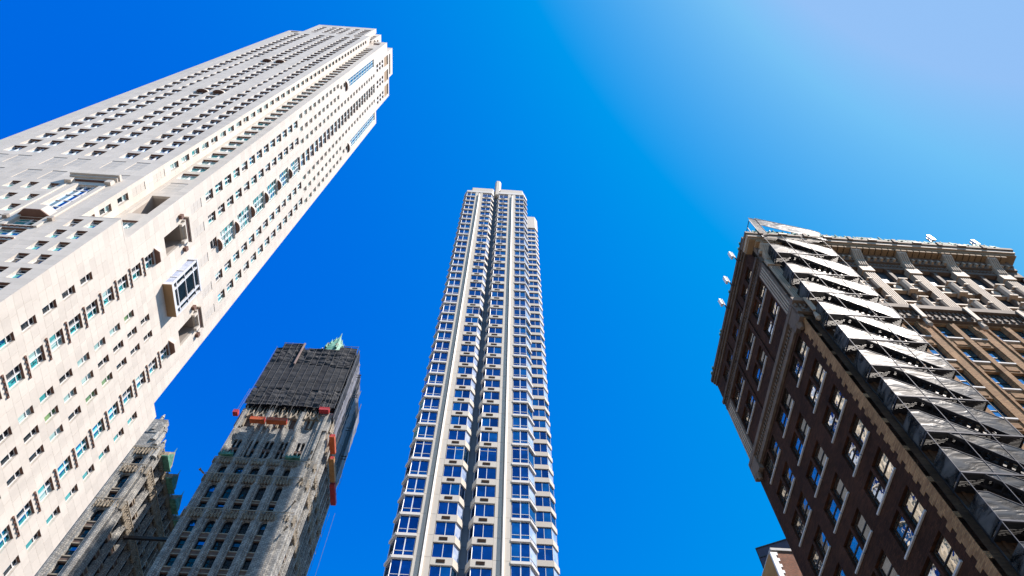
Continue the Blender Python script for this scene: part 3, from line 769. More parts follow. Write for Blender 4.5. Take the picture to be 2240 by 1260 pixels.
def gothic(T, wins, u0, u1, zbase, ztop, ornament=True, offs=0):
    """wins: window intervals; piers run the full height between them"""
    rows = [(z - 2.6, z, False) for z in [99.5 - 4.02 * k for k in range(0, 14)] if z - 2.6 > zbase] + [(101.0, 104.3, True), (107.2, 108.9, False), (109.9, 113.9, True), (117.0, 119.5, True)]
    rows = [(a + offs, b + offs, c) for a, b, c in rows if b + offs < ztop]
    edges = [u0] + [e for w in wins for e in w] + [u1]
    zz = zbase
    while zz < ztop - .1:
        zn = min(ztop, zz + 2.4)
        for k in range(0, len(edges), 2):
            a, b = edges[k], edges[k + 1]
            PG.add(T, a, b, 0, DG, zz, zn, TERRA)
            w = b - a
            if w > .9:
                PG.add(T, a + w * .25, b - w * .25, -.28, -.001, zz, zn, TERRA)
                PG.add(T, a + w * .40, b - w * .40, -.45, -.281, zz, zn, TERRA)
        zz = zn
    sp = MB(); ar = MB()
    for (a, b) in wins:
        prev = zbase
        for z0, z1, arch in sorted(rows):
            if z0 > prev: sp.box(a, b, .30, DG, prev, z0, SPAN, T); sp.box(a, b, .18, .30, z0 - .25, z0, TERRAO, T); sp.box(a, b, .24, .30, prev + .15, prev + .35, TERRAO, T)
            WG.add(T, a + .02, DG - .10, z0, C(gwin, round(b - a - .04, 2), round(z1 - z0, 1)), rnd.randrange(6))
            if arch: arch_fill(ar, T, a, b, z1, .75, TERRA, .1, DG - .12)
            prev = z1
        sp.box(a, b, .25, DG, prev, ztop, TERRA, T)
    sp.build('spandrel', GT, 'stuff'); ar.build('arch', GT, 'stuff')
def tracery(b, T, u0, u1, z0, z1, p=.35, seed=0):
    """carved band: little gables, finials and beads"""
    rr = random.Random(seed); b.box(u0 - .05, u1 + .05, -p - .16, -.46, z1 - .18, z1, TERRAO, T)
    u = u0; w = .62
    while u + w < u1 + .01:
        h = (z1 - z0 - .3) * rr.uniform(.75, 1); q = p * rr.uniform(.6, 1.1)
        b.prism([(u + .04, z0), (u + .14, z0), (u + w / 2, z0 + h * .62), (u + w / 2, z0 + h * .8)], -q, -.05, TERRAO, 'y', T)
        b.prism([(u + w - .14, z0), (u + w - .04, z0), (u + w / 2, z0 + h * .8), (u + w / 2, z0 + h * .62)], -q, -.05, TERRAO, 'y', T)
        b.box(u - .05, u + .05, -p - .08, -.02, z0 - .2, z1 - .25, TERRAO, T)
        for q in range(5): x = u + rr.uniform(.02, w - .16); z = rr.uniform(z0, z1 - .35); b.box(x, x + rr.uniform(.08, .16), -p * rr.uniform(.5, 1.4), -.03, z, z + rr.uniform(.08, .2), TERRAO, T)
        u += w
WF = [(-54.2, -52.65), (-50.95, -49.25), (-47.8, -46.0), (-44.55, -42.9), (-41.05, -39.75)]
WR = [(100 + a, 100 + a + 1.5) for a in (3.6, 6.9, 10.1, 13.3, 16.4)]
gothic(FG, WF, XG0, XG1, 62, 122); gothic(FGR, WR, YG, 120, 62, 122)
tr = MB()
for z0, z1 in ((104.4, 106.4), (114.2, 116.3), (119.8, 121.3)): tracery(tr, FG, XG0, XG1, z0, z1, seed=int(z0)); tracery(tr, FGR, YG, 120, z0, z1, seed=int(z1))
tr.build('tracery', GT, 'stuff')
# upper stage with lancets, then crown arcade
WU = [(-54.3, -52.6), (-50.75, -49.05), (-47.5, -45.75), (-44.3, -42.6), (-40.8, -39.1)]
sp = MB(); ar = MB()
edges = [XG0 + .3] + [e for w in WU for e in w] + [XG1 - .3]
for k in range(0, len(edges), 2):
    a, b = edges[k], edges[k + 1]; w = b - a; z = 122.
    while z < 137:
        zn = min(137, z + 2.5); PG.add(FG, a, b, .2, DG, z, zn, TERRA); PG.add(FG, a + w * .25, b - w * .25, -.12, .199, z, zn, TERRA)
        PG.add(FG, a + w * .4, b - w * .4, -.3, -.121, z, zn, TERRA); z = zn
for a, b in WU:
    for z0, z1 in ((122.3, 124.6), (125.3, 128.0)):
        WG.add(FG, a, DG - .1, z0, C(gwin, round(b - a, 2), round(z1 - z0, 1)), 0)
        sp.box((a + b) / 2 - .10, (a + b) / 2 + .10, .15, .6, z0, z1, TERRA, FG)
    for (p, q) in ((a, (a + b) / 2 - .1), ((a + b) / 2 + .1, b)): arch_fill(ar, FG, p, q, 128.0, .5, TERRA, .2, .6)
    sp.box(a, b, .3, DG, 124.6, 125.3, SPAN, FG); sp.box(a, b, .25, DG, 128.0, 132.6, TERRA, FG); sp.box(a, b, .25, DG, 122., 122.3, TERRA, FG)
sp.build('spandrel', GT, 'stuff'); ar.build('arch', GT, 'stuff')
zt = 122.
edgesR = [YG] + [e for w in WR for e in w] + [120.]
for k in range(0, len(edgesR), 2):
    a, b = edgesR[k], edgesR[k + 1]; w = b - a; z = 122.
    while z < 136.5:
        zn = min(136.5, z + 2.5); PG.add(FGR, a, b, .1, DG, z, zn, TERRA); PG.add(FGR, a + w * .3, b - w * .3, -.3, .099, z, zn, TERRA); z = zn
sp = MB()
for a, b in WR:
    for z0, z1 in ((122.5, 124.6), (125.4, 128.0), (129, 131)): WG.add(FGR, a, DG - .1, z0, C(gwin, 1.5, round(z1 - z0, 1)), 0)
    for z0, z1 in ((122, 122.5), (124.6, 125.4), (128, 129), (131, 136)): sp.box(a, b, .3, DG, z0, z1, SPAN if z1 - z0 < 2 else TERRA, FGR)
    sp.box((a + b) / 2 - .08, (a + b) / 2 + .08, .15, .5, 122.5, 131, TERRA, FGR)
sp.build('spandrel', GT, 'stuff')
# crown arcade: open arches with canopies and cresting
def arcade(T, u0, u1, n, z0=132.6, z1=139.3):
    b = MB(); w = (u1 - u0) / n
    for k in range(n):
        a = u0 + k * w; c = a + w
        b.box(a, a + .22, -.2, .6, z0, z1 - 1.2, TERRAO, T); b.box(c - .22, c, -.2, .6, z0, z1 - 1.2, TERRAO, T)
        arch_fill(b, T, a + .22, c - .22, z0 + 3.5, .95, TERRAO, -.15, .6)
        b.box(a + .22, c - .22, -.1, .6, z0 + 3.5, z1 - 1.6, TERRAO, T)
        b.prism([(a + .1, z0 + 2.9), (a + .32, z0 + 2.9), ((a + c) / 2, z0 + 4.2), ((a + c) / 2, z0 + 4.8)], -.55, -.2, TERRAO, 'y', T)
        b.prism([(c - .32, z0 + 2.9), (c - .1, z0 + 2.9), ((a + c) / 2, z0 + 4.8), ((a + c) / 2, z0 + 4.2)], -.55, -.2, TERRAO, 'y', T)
        b.cone(((a + c) / 2, -.38), .16, .02, z0 + 4.6, z1 - .1, 5, TERRAO, T)
        for q in range(3):
            x = a + w * (q + .5) / 3; b.cone((x, -.3), .15, .02, z1 - 1.5, z1 - .1 + .3 * (q == 1), 5, TERRAO, T); b.box(x - .2, x + .2, -.32, .1, z1 - 1.75, z1 - 1.5, TERRAO, T)
        b.cone((a, -.35), .22, .03, z0 + 3, z1 + .5, 6, TERRAO, T)
        b.box(a + .22, c - .22, .5, .62, z0, z0 + 3.5, SPAN, T)
    return b
arcade(FG, -54.4, -50.3, 2).build('crown_arcade', GT); arcade(FG, -48.9, -42.8, 3).build('crown_arcade', GT); arcade(FG, -41.5, -38.0, 2).build('crown_arcade', GT)
arcade(FGR, 101, 119.5, 10, 130.2, 137.6).build('crown_arcade', GT)
cn = MB()
for a, b in ((-56.0, -54.5), (-50.3, -48.9), (-42.8, -41.5), (-38, -35.6)):
    cn.box(a, b, -.35, .7, 132, 138.6, TERRA, FG); cn.cone(((a + b) / 2, -.3), .3, .03, 138.5, 140.6, 6, TERRAO, FG); cn.box((a + b) / 2 - .25, (a + b) / 2 + .25, -.7, -.35, 122, 137.9, TERRA, FG)
cn.build('crown_pier', GT)
# copper hoods where the tower narrows, and gargoyles
def hood(uc, z, w):
    b = MB(); b.prism([(uc - w, -.9), (uc + w, -.9), (uc + w, .3), (uc - w, .3)], z, z + .25, COPPER, 'z', FG)
    for k in range(5): b.cone((uc - w + .2 + k * (2 * w - .4) / 4, -.7), .28, .05, z + .25, z + 1.1 + .4 * (k % 2), 6, COPPER, FG)
    b.prism([(uc - w, z + .25), (uc + w, z + .25), (uc + w * .6, z + 1.0), (uc - w * .6, z + 1.0)], -.6, .2, COPPER, 'y', FG); return b
for uc in (-54.0, -40.2): hood(uc, 121.7, 1.5).build('copper_hood', GT)
for (x, z) in ((-56.2, 116.0), (-37.2, 123.4), (-37.0, 115.0), (-36.6, 108.6), (-36.2, 101.9)):
    b = MB(); e = .6 if x > -50 else -.8; b.bar((x, YG - .3, z), (x + e, YG - 1.1, z + .25), .26, TERRAO); b.cone((x + e, YG - 1.15), .26, .1, z + .1, z + .6, 6, TERRAO); b.build('gargoyle', GT)
# wing to the left, across a light court
FW = Frame(0, 99.4, 0); FWR = Frame(-67.6, 0, 90)
gc = MB(); gc.box(-84, -67.6 - DG, 99.4 + DG, 128, .13, 121.5, SPAN); gc.build('core_wall', GT)
gothic(FW, [(-82, -80.4), (-78.6, -77), (-75.3, -73.7), (-71.6, -69.8)], -84, -67.6, 62, 121.6, offs=.6); gothic(FWR, [(101.6 + 3.25 * k, 103.2 + 3.25 * k) for k in range(8)], 99.4, 128, 62, 121.6, offs=.6)
tr = MB()
for z0, z1 in ((105.0, 107.0), (114.8, 116.9), (120.4, 122.6)): tracery(tr, FW, -84, -67.6, z0, z1, seed=int(z0)); tracery(tr, FWR, 99.4, 128, z0, z1, .5, seed=int(z1))
tr.build('tracery', GT, 'stuff')
wt = MB(); wt.box(-84, -69.0, -.1, .8, 122.6, 127.5, TERRA, FW); wt.box(-73.2, -70.2, -.25, 1.2, 127.5, 132.0, TERRA, FW)
for x, z in ((-72.0, 134.3), (-70.4, 131.0), (-69.3, 129.4), (-68.0, 125.6)): wt.cone((x, .2), .75, .3, z - 6, z - 1.2, 8, TERRA, FW); wt.cone((x, .2), .42, .12, z - 1.2, z, 8, TERRA, FW)
wt.box(-69.2, -67.6, -.1, .8, 122.6, 124.2, TERRA, FW); wt.build('wing_parapet', GT)
for k, y in enumerate((102.3, 108.2, 114.0, 119.9, 125.8)):
    b = MB(); z = 121.5
    b.prism([(y - 1.9, z), (y + 1.9, z), (y + 1.9, z + 1.3), (y, z + 3.6), (y - 1.9, z + 1.3)], -1.5, .5, TERRAO, 'y', FWR)
    b.prism([(y - 1.5, z + .05), (y + 1.5, z + .05), (y + 1.4, z + 1.2), (y, z + 3.0), (y - 1.4, z + 1.2)], -1.53, -1.501, COPPER, 'y', FWR)
    b.cone((y, -1.3), .12, .03, z + 3.5, z + 5.0, 5, COPPER, FWR); b.box(y - 2.1, y + 2.1, -1.8, 0, z - .25, z, COPPER, FWR); b.build('copper_dormer', GT)
b = MB(); b.box(-84, -68.2, 101.5, 128, 121.4, 122.2, COPPER); b.build('wing_roof', GT)
PG.finish(); WG.finish()
# spire
b = MB(); c = (-46.2, 110.5)
b.cone(c, 4.2, 3.4, 168, 181.5, 8, COPPER, rot=.39); b.cone(c, 3.4, 2.2, 181.5, 185.5, 8, COPPER, rot=.39); b.cone(c, 2.0, .5, 185.5, 191, 8, COPPER, rot=.39); b.cone(c, .35, .03, 191, 194.5, 6, COPPER)
for k in range(8):
    a = .39 + k * math.pi / 4
    for r, z in ((3.7, 180.5), (2.5, 184.4), (1.3, 187.6)): b.cone((c[0] + r * math.cos(a), c[1] + r * math.sin(a)), .42, .04, z - .6, z + 2.0, 5, COPPER)
    b.prism([(-.5, 0), (.5, 0), (0, 1.6)], -.1, .1, TERRAO, 'y', lambda u, d, z, a=a: (c[0] + 3.4 * math.cos(a) - u * math.sin(a) + d * math.cos(a), c[1] + 3.4 * math.sin(a) + u * math.cos(a) + d * math.sin(a), 181.6 + z))
b.build('spire', GT)

# black shroud on scaffolding
SH = thing('scaffold_shroud', 'black netting on scaffolding wrapped round the top of the gothic tower', 'scaffolding', (-46, 110, 139.3))
def net(name, p0, du, nu, dz, nz, amp, m, seed, root=SH, hole=None):
    b = MB(); rr = random.Random(seed); import mathutils.noise as mn
    nrm = Vector(du).cross(Vector(dz)).normalized(); nu2, nz2 = nu, nz
    for j in range(nz2 + 1):
        for i in range(nu2 + 1):
            q = Vector(p0) + Vector(du) * i / nu2 + Vector(dz) * j / nz2
            f = .75 * mn.noise(Vector((q.x * .35 + seed, q.z * .55 + q.y * .3, q.y * .2))) * amp + amp * .2 * abs(math.sin(q.z * 1.55)) ** 3 + amp * .35 * mn.noise(Vector((q.x * 1.1 + q.z * .9, q.z * 1.6, q.y)))
            q = q + nrm * f; b.v.append(tuple(q))
    mi = b.mi(m)
    for j in range(nz2):
        for i in range(nu2):
            k = j * (nu2 + 1) + i; b.f.append((k, k + 1, k + nu2 + 2, k + nu2 + 1)); b.m.append(mi)
    return b.build(name, root)
# front: separate sheets between poles
xs = [-56.2 + 1.72 * k for k in range(13)]
for k in range(12):
    for (z0, z1, a) in ((139.6, 146.5, .35), (146.5, 157.6, .14), (157.6, 164.7, .4)):
        net('net_sheet', (xs[k] + .02, YG - 1.0, z0), (1.68, 0, 0), 5, (0, 0, z1 - z0 - .05), 22, a, NET if (k * 3 + int(z0)) % 5 else NETM, k + int(z0))
for k in range(3, 4): net('net_sheet', (-55.0, YG - .9, 164.7), (5.4, 0, 0), 10, (0, 0, 2.6), 6, .3, NET, 77)
net('net_sheet', (-40.2, YG - 1.05, 157), (4.6, 0, 0), 10, (0, 0, 9.7), 20, .3, NET, 79)
net('net_sheet', (-48.0, YG - .9, 160), (7.9, 0, 0), 14, (0, 0, 5.3), 14, .6, NET, 80)
for k in range(6):
    y = YG - 1.0 + 3.55 * k
    net('net_sheet', (-35.3, y, 136.6), (0, 3.5, 0), 8, (0, 0, 30 - (3 if k > 3 else 0)), 30, .28, NETG if k % 2 else NETM, 90 + k)
sc = MB()
for i, x in enumerate(xs):
    sc.bar((x, YG - 1.25, 139.2), (x, YG - 1.25, 165.2 + (2.2 if -55.5 < x < -49 or x > -40.5 else 0)), .045, POLE)
for k in range(5): y = YG - .8 + 4.2 * k; sc.bar((-35.0, y, 136), (-35.0, y, 166), .12, POLE)
for z in range(142, 166, 8): sc.bar((-56.2, YG - 1.15, z), (-35.4, YG - 1.15, z), .05, IRON)
for z in (165.1, 167.2):
    if z < 166: sc.bar((-49.5, YG - 1.15, z), (-40, YG - 1.15, z), .08, POLE)
    else: sc.bar((-55, YG - 1.15, z), (-49.6, YG - 1.15, z), .12, POLE); sc.bar((-40.2, YG - 1.15, z), (-35.5, YG - 1.15, z), .12, POLE)
sc.bar((-49.6, YG - 1.3, 157), (-49.6, YG - 1.3, 167.2), .35, mat('net_post', (.35, .25, .22), .6, .2, 1))
sc.build('scaffold_poles', SH)
bk = MB(); bk.box(-56.0, -35.9, YG - .2, 118.8, 139.6, 164.6, NET); bk.box(-55, -49.6, YG - .2, 106, 164.6, 167, NET); bk.box(-40.2, -35.9, YG - .2, 118, 164.6, 166.6, NET)
bk.build('inner_sheeting', SH)
for z in (161, 156, 148, 141.5):
    b = MB(); y = 103.5 + (161 - z) * .55
    b.bar((-35.0, y, z), (-33.7, y, z), .14, IRON); b.bar((-35.0, y, z - 1), (-33.7, y, z - 1), .14, IRON); b.bar((-33.9, y, z - 1.3), (-33.9, y, z + .3), .14, IRON); b.build('outrigger', SH)

# hoists
def hoist(a, b_, z, m, label, T, d0=-1.9, d1=-.75):
    p = T((a + b_) / 2, d0, z); r = thing('work_platform', label, 'work platform', p, 'suspended work platforms on the gothic tower')
    b = MB(); b.box(a, b_, d0, d1, z, z + .18, m, T)
    for d in (d0, d1 - .08): b.box(a, b_, d, d + .08, z + .9, z + 1.05, m, T); b.box(a, b_, d + .01, d + .06, z + .2, z + .75, m, T)
    n = max(2, int((b_ - a) / .9))
    for k in range(n + 1): u = a + (b_ - a - .08) * k / n; b.box(u, u + .08, d0 - .01, d0 + .09, z + .18, z + 1.1, m, T); b.box(u, u + .08, d1 - .09, d1 + .01, z + .18, z + 1.1, m, T)
    b.build('cradle', r)
    for u in (a + .25, b_ - .45):
        c_ = MB(); c_.box(u, u + .35, d0 + .2, d1 - .2, z + .18, z + 1.35, PINK, T); c_.build('motor', r)
        c_ = MB(); c_.bar(T(u + .17, (d0 + d1) / 2, z + 1.3), T(u + .17, (d0 + d1) / 2, z + 1.3 + 9), .05, POLE); c_.build('rope', r)
hoist(-52.6, -49.4, 132.6, ORANGE, 'left orange work platform hanging below the left arches of the crown', FG)
hoist(-49.0, -44.6, 132.6, ORANGE, 'longer orange work platform hanging below the middle arches of the crown', FG)
hoist(-38.6, -36.4, 137.6, PINK, 'short pinkish red platform at the top right corner just under the shroud', FG)
hoist(-57.1, -56.0, 134.8, PINK, 'small pinkish red platform sticking out at the left edge under the shroud', FG)
hoist(100.5, 105.2, 131.0, ORANGE, 'bright orange platform on the sunlit side, nearest the front corner', FGR)
hoist(105.5, 112.0, 129.6, YELLOW, 'long tan platform on the sunlit side, middle of the row', FGR)
hoist(112.4, 118.4, 129.2, PINK, 'red platform on the sunlit side, farthest from the front corner', FGR)
# beam over the light court, loose ropes
b = MB(); b.box(-67.6, -56, 106, 106.5, 104.3, 104.9, IRON); b.thing('steel_beam', 'dark steel beam spanning the gap between the gothic wing and its tower', 'beam', (-62, 106, 104.3))
b = MB()
for x, y, x2, y2 in ((-36.0, 119.5, -34.5, 116), (-34.8, 119.5, -33.4, 118)): b.bar((x + 1.2, y, 128), (x2 + .4, y2, 84), .05, POLE)
b.thing('hoist_ropes', 'thin pale ropes hanging beside the far right edge of the gothic tower', 'ropes', (-34, 118, 84))
b = MB(); b.bar((-35.6, 112, 93.0), (-32.6, 112, 92.6), .2, WHITE2); b.bar((-35.6, 110, 84.5), (-29.2, 110, 86.4), .25, WHITE2); b.bar((-35.6, 110, 82.5), (-29.2, 110, 86.4), .2, WHITE2)
for k in range(6): b.bar((-35.0 + k, 110, 84.6 + k * .3), (-34.4 + k, 110, 83.0 + k * .55), .14, WHITE2)
b.bar((-29.2, 110, 83.5), (-29.2, 110, 88), .3, WHITE2); b.bar((-33, 110, 82.5), (-29.2, 110, 84), .2, WHITE2)
b.thing('white_gantry', 'white metal gantry poking out beside the gothic tower at the bottom of the photo', 'gantry', (-33, 110, 82.5))

# ================================================================== BROWN BUILDING
YBF = 30.95; XBD = 30.0; YBE = 51.2
BB = thing('brick_building', 'brown brick office building with bracketed terracotta cornice, at the right of the photo', 'building', (45, 41, .13))
FF = Frame(0, YBF, 0); FD = Frame(XBD, 0, -90)       # FD: u = -Y
DB = .38
core = MB(); core.box(XBD + DB, 60.2, YBF + DB, YBE - .2, .13, 83.5, SASH); core.box(XBD + .2, 60.5, YBE - .2, YBE, .13, 83.5, BRICKD); core.box(60.2, 60.6, YBF + .2, YBE, .13, 83.5, BRICKD); core.build('core_wall', BB)
PB = Pieces(BB, 'brick_panel', 300); WB = Windows(BB)
BS = [26.6, 31.0, 35.45, 39.88, 44.27, 48.63, 53.04, 57.43, 61.76]
def sash(w, h, gl, vert=False):
    def fn(v):
        f = MB(); frame_b(f, w, h, SASH, .06)
        f.box(.06, w - .06, -.02, .08, h * .5, h * .5 + .09, SASH)
        g1 = MB(); pane(g1, .06, w - .06, .06, h * .5, gl[v % len(gl)]); g2 = MB(); pane(g2, .06, w - .06, h * .5 + .09, h - .06, gl[(v // 2) % len(gl)], .03)
        return [('window', f), ('pane', g1), ('pane', g2)]
    return fn
hd = []
def dark_win(y0, w, z, h, v=0):
    hd.append((-y0 - w, -y0, z, z + h)); WB.add(FD, -y0 - w, DB - .12, z, C(sash, round(w, 2), round(h, 2), [BGL, BGL]), v)
SL = Pieces(BB, 'window_sill', 300)
for z in BS[1:] + [70.35, 74.75]:
    for y in (32.85, 38.95, 44.9):
        for q in (0, 2.28):
            if z > 63 and y + q > 48.8: pass
            dark_win(y + q + .12, 1.95, z, 2.65 if z < 74 else 2.5, rnd.randrange(4))
            SL.add(FD, -(y + q + 2.2), -(y + q + .02), -.14, .35, z - .16, z, SILL)
for y in (33.3, 35.6, 38.9, 41.2, 44.9, 47.2): dark_win(y, 1.7, 79.8, 2.2, 1)
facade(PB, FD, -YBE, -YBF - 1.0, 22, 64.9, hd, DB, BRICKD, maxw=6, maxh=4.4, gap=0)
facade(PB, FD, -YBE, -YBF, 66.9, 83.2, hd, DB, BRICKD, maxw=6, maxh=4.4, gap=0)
# toothed tan quoins wrapping the corner
tq = Pieces(BB, 'quoin', 300); z = 22.0; k = 0
while z < 64.8:
    zn = min(64.9, z + .56); w = .86 + (.30 if k % 2 else 0) + (.12 if k % 3 == 0 else 0); tq.add(FD, -YBF - w, -YBF, -.02, DB - .01, z, zn - .01, BRICKT); z = zn; k += 1
tq.finish()
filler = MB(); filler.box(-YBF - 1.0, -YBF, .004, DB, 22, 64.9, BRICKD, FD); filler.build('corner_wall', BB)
# belts and pilasters on the dark face
def belt(b, T, u0, u1, z0, z1, p, m=TCG):
    b.box(u0, u1, -p * .5, 0, z0, z0 + (z1 - z0) * .3, m, T); b.box(u0, u1, -p * .35, 0, z0 + (z1 - z0) * .3, z0 + (z1 - z0) * .7, m, T); b.box(u0, u1, -p, 0, z0 + (z1 - z0) * .7, z1, m, T)
    n = int((u1 - u0) / .45)
    for k in range(n): u = u0 + (u1 - u0) * (k + .25) / n; b.box(u, u + .2, -p * .62, -p * .351, z0 + (z1 - z0) * .42, z0 + (z1 - z0) * .66, m, T)
part('belt_course', lambda b: belt(b, FD, -YBE, -YBF, 64.9, 66.9, .55, TCG), BB)
part('belt_course', lambda b: belt(b, FD, -YBE, -YBF, 77.6, 79.3, .35, TCD), BB)
for y0, y1 in ((YBF, 32.6), (49.4, YBE)):
    def pil(b, y0=y0, y1=y1):
        b.box(-y1, -y0, -.12, -.001, 66.9, 77.6, TCG, FD)
        for k in range(4): u = -y1 + .2 + k * (y1 - y0 - .3) / 4; b.box(u, u + .16, -.2, -.121, 67.6, 77, TCL, FD)
        b.box(-y1 - .1, -y0 + .1, -.5, -.002, 64.2, 66.4, TCG, FD); b.cone((-(y0 + y1) / 2, -.3), .2, .42, 63.5, 64.2, 8, TCG, FD)
    part('corner_pilaster', pil, BB)
part('wall_rib', lambda b: [b.box(-y - .3, -y, -.15, -.001, 66.9, 83, BRICKD, FD) for y in (38.3, 44.3)], BB)
# cornice of the dark face
part('cornice', lambda b: (cornice(b, FD, -YBE, -YBF, 83.2, 84.8, .45, TCD, 3), b.box(-YBE, -YBF, -.2, .4, 84.8, 85.6, TCG, FD)), BB)
cpt = MB()
for y in (31.6, 32.3, 38.2, 43.9, 44.4, 49.6, 50.4): cpt.cone((-y, -.45), .2, .04, 84.8, 85.4, 5, COPPER, FD)
cpt.build('copper_cresting', BB)
# -- sunlit front
XE = 60.5; bays = [31.9 - .0, 37.3, 42.7, 48.12, 53.55]
hf = []
for z in BS:
    for xb in bays:
        for q in (0, 2.2):
            x = xb + q + (.0); w = 1.5
            hf.append((x, x + w, z, z + 2.85)); WB.add(FF, x, DB - .1, z, C(sash, 1.5, 2.85, [BGLB, BGLB]), rnd.randrange(4))
            SL.add(FF, x - .12, x + w + .12, -.16, .3, z - .18, z, SILL)
BRICKM = blocks('brick_escape_shade', ((.10, .055, .03), (.055, .03, .018)), (.05, .035, .025), .42, .14, dirt=.4)  # darker brick puts the fire escape's shade into the wall colour
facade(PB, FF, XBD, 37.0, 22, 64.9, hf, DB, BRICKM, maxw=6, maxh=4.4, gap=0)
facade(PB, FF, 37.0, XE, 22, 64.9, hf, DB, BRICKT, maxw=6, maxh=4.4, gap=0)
SL.finish()
rb = MB()
for xb in bays:
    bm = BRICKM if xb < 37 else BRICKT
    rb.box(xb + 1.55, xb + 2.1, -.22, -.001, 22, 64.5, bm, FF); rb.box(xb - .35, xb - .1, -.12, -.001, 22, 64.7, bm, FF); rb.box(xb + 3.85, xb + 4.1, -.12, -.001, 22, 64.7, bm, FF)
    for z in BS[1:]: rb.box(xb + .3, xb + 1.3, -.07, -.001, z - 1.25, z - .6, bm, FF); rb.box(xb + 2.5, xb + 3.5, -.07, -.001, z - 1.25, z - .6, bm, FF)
rb.build('brick_ribs', BB)
part('belt_course', lambda b: (belt(b, FF, XBD - .5, XE, 64.9, 67.3, .7, TCG), [b.box(XBD + .7 * k, XBD + .7 * k + .3, -.5, -.36, 65.1, 65.6, TCG, FF) for k in range(43)]), BB)
for xb in bays + [58.95]:
    def corb(b, xb=xb):
        x = xb - 1.0; b.box(x - .22, x + .26, -.85, -.701, 64.4, 67.1, TCL, FF); b.cone((x, -.55), .30, .14, 63.2, 64.4, 8, TCL, FF); b.cone((x, -.55), .08, .26, 62.9, 63.2, 8, TCL, FF)
    part('console', corb, BB)
# arcade
ac = MB(); ac.box(XBD, XE, DB + .6, DB + .9, 67.3, 78.5, SASH, FF)
piers = [x - .95 for x in bays] + [58.0]
ac.build('core_wall', BB)
for x in piers:
    def pier(b, x=x):
        b.box(x - .62, x + .62, -.1, 1.2, 67.3, 77.6, TCL, FF)
        for k in range(5): b.box(x - .56 + .235 * k, x - .56 + .235 * k + .13, -.2, -.101, 67.6, 76.4, TCL, FF)
        b.box(x - .75, x + .75, -.3, 1.2, 67.3, 67.8, TCL, FF); b.box(x - .72, x + .72, -.32, 1.2, 76.6, 77.9, TCL, FF)
        # scrolled bracket under the cornice
        b.prism([(-.1, 77.9), (-.35, 77.9), (-.55, 79.2), (-1.15, 80.6), (-1.3, 81.4), (-.1, 81.4)], x - .55, x + .55, TCL, 'x', lambda a, b2, c: FF(a, b2, c))
        for k in range(4): b.prism([(-.36, 78.0), (-.44, 78.0), (-.63, 79.2), (-1.2, 80.5), (-1.1, 80.6), (-.55, 79.2)], x - .45 + .26 * k, x - .45 + .26 * k + .12, TCL, 'x', FF)
    part('fluted_pier', pier, BB)
def balus(b, x0, x1, z):
    b.box(x0, x1, -.05, .5, z + 1.7, z + 1.95, TCL, FF); b.box(x0, x1, -.05, .5, z, z + .3, TCL, FF); b.box(x0, x1, .2, .45, z + .3, z + 1.7, TCD, FF)
    for xc in (x0 + (x1 - x0) * .27, x0 + (x1 - x0) * .76):
        n = 12; b.prism([(xc + .42 * math.cos(2 * math.pi * k / n), z + 1.0 + .55 * math.sin(2 * math.pi * k / n)) for k in range(n)], .02, .2, TCL, 'y', FF)
for x in piers[:-1]:
    x0, x1, xc = x + .62, x + 4.8, x + 2.71
    for z in (67.7, 72.2): part('balustrade', lambda b: balus(b, x0, x1, z), BB)
    def col(b):
        b.box(xc - .2, xc + .2, .0, .6, 67.3, 78, TCG, FF)
        for z in (67.7, 72.2):
            b.cone((xc, -.12), .42, .42, z - .2, z + 2.1, 8, TCL, FF); b.box(xc - .5, xc + .5, -.55, .3, z + 2.1, z + 2.3, TCL, FF); b.box(xc - .45, xc + .45, -.5, .3, z - .45, z - .2, TCL, FF)
            b.cone((x1 - .2, .0), .34, .34, z - .2, z + 2.1, 8, TCG, FF); b.box(x1 - .6, x1, -.35, .3, z + 2.1, z + 2.3, TCL, FF)
    part('colonnette', col, BB)
    b = MB()
    for (p, q) in ((x0, xc - .2), (xc + .2, x1)):
        arch_fill(b, FF, p, q, 78.2, .85, TCD, -.05, .5)
        for z in (69.7, 74.2): WB.add(FF, p + .2, DB, z, C(sash, round(q - p - .4, 2), 2.4, [BGLB, GGL]), 1)
    b.box(x0, x1, -.05, .6, 78.2, 79.3, TCG, FF)
    for k in range(10): b.cone((x0 + .2 + k * .42, -.1), .16, .08, 78.5, 79.1, 5, TCG, FF)
    b.build('arch', BB)
def main_cornice(b):
    b.box(XBD, XE, -.1, .6, 77.9, 79.3, TCG, FF)
    b.box(XBD - .7, XE + .8, -1.35, .6, 81.4, 81.9, STUC, FF); b.box(XBD - .8, XE + .9, -1.55, .6, 81.9, 82.5, TCL, FF); b.box(XBD, XE, -.35, .6, 79.3, 80.1, TCG, FF); b.box(XBD, XE, -.5, .6, 80.1, 81.4, TCG, FF)
    b.box(XBD - .9, XE + 1.0, -1.7, .6, 82.5, 83.0, TCG, FF)
    for k in range(int((XE - XBD) / .75)): x = XBD + k * .75; b.box(x, x + .62, -1.3, -.501, 80.9, 81.39, STUC, FF); b.box(x + .1, x + .35, -.7, -.351, 79.5, 79.9, TCL, FF)
part('cornice', main_cornice, BB)
def parapet(b):
    b.box(XBD, XE, -.9, -.3, 83.0, 84.3, TCL, FF); b.box(XBD, XE, -1.1, -.2, 84.3, 84.599, TCG, FF)
    for x in piers: b.box(x - .22, x + .22, -1.8, -1.2, 82.4, 83.3, TCG, FF)
    for x in [p + 2.7 for p in piers[:-1]]: b.box(x - .9, x + .9, -1.15, -.1, 84.6, 85.1, TCG, FF); b.box(x - .5, x + .5, -1.8, -1.701, 82.6, 82.95, TCL, FF)
part('parapet', parapet, BB)
cpt = MB(); rc = random.Random(5)
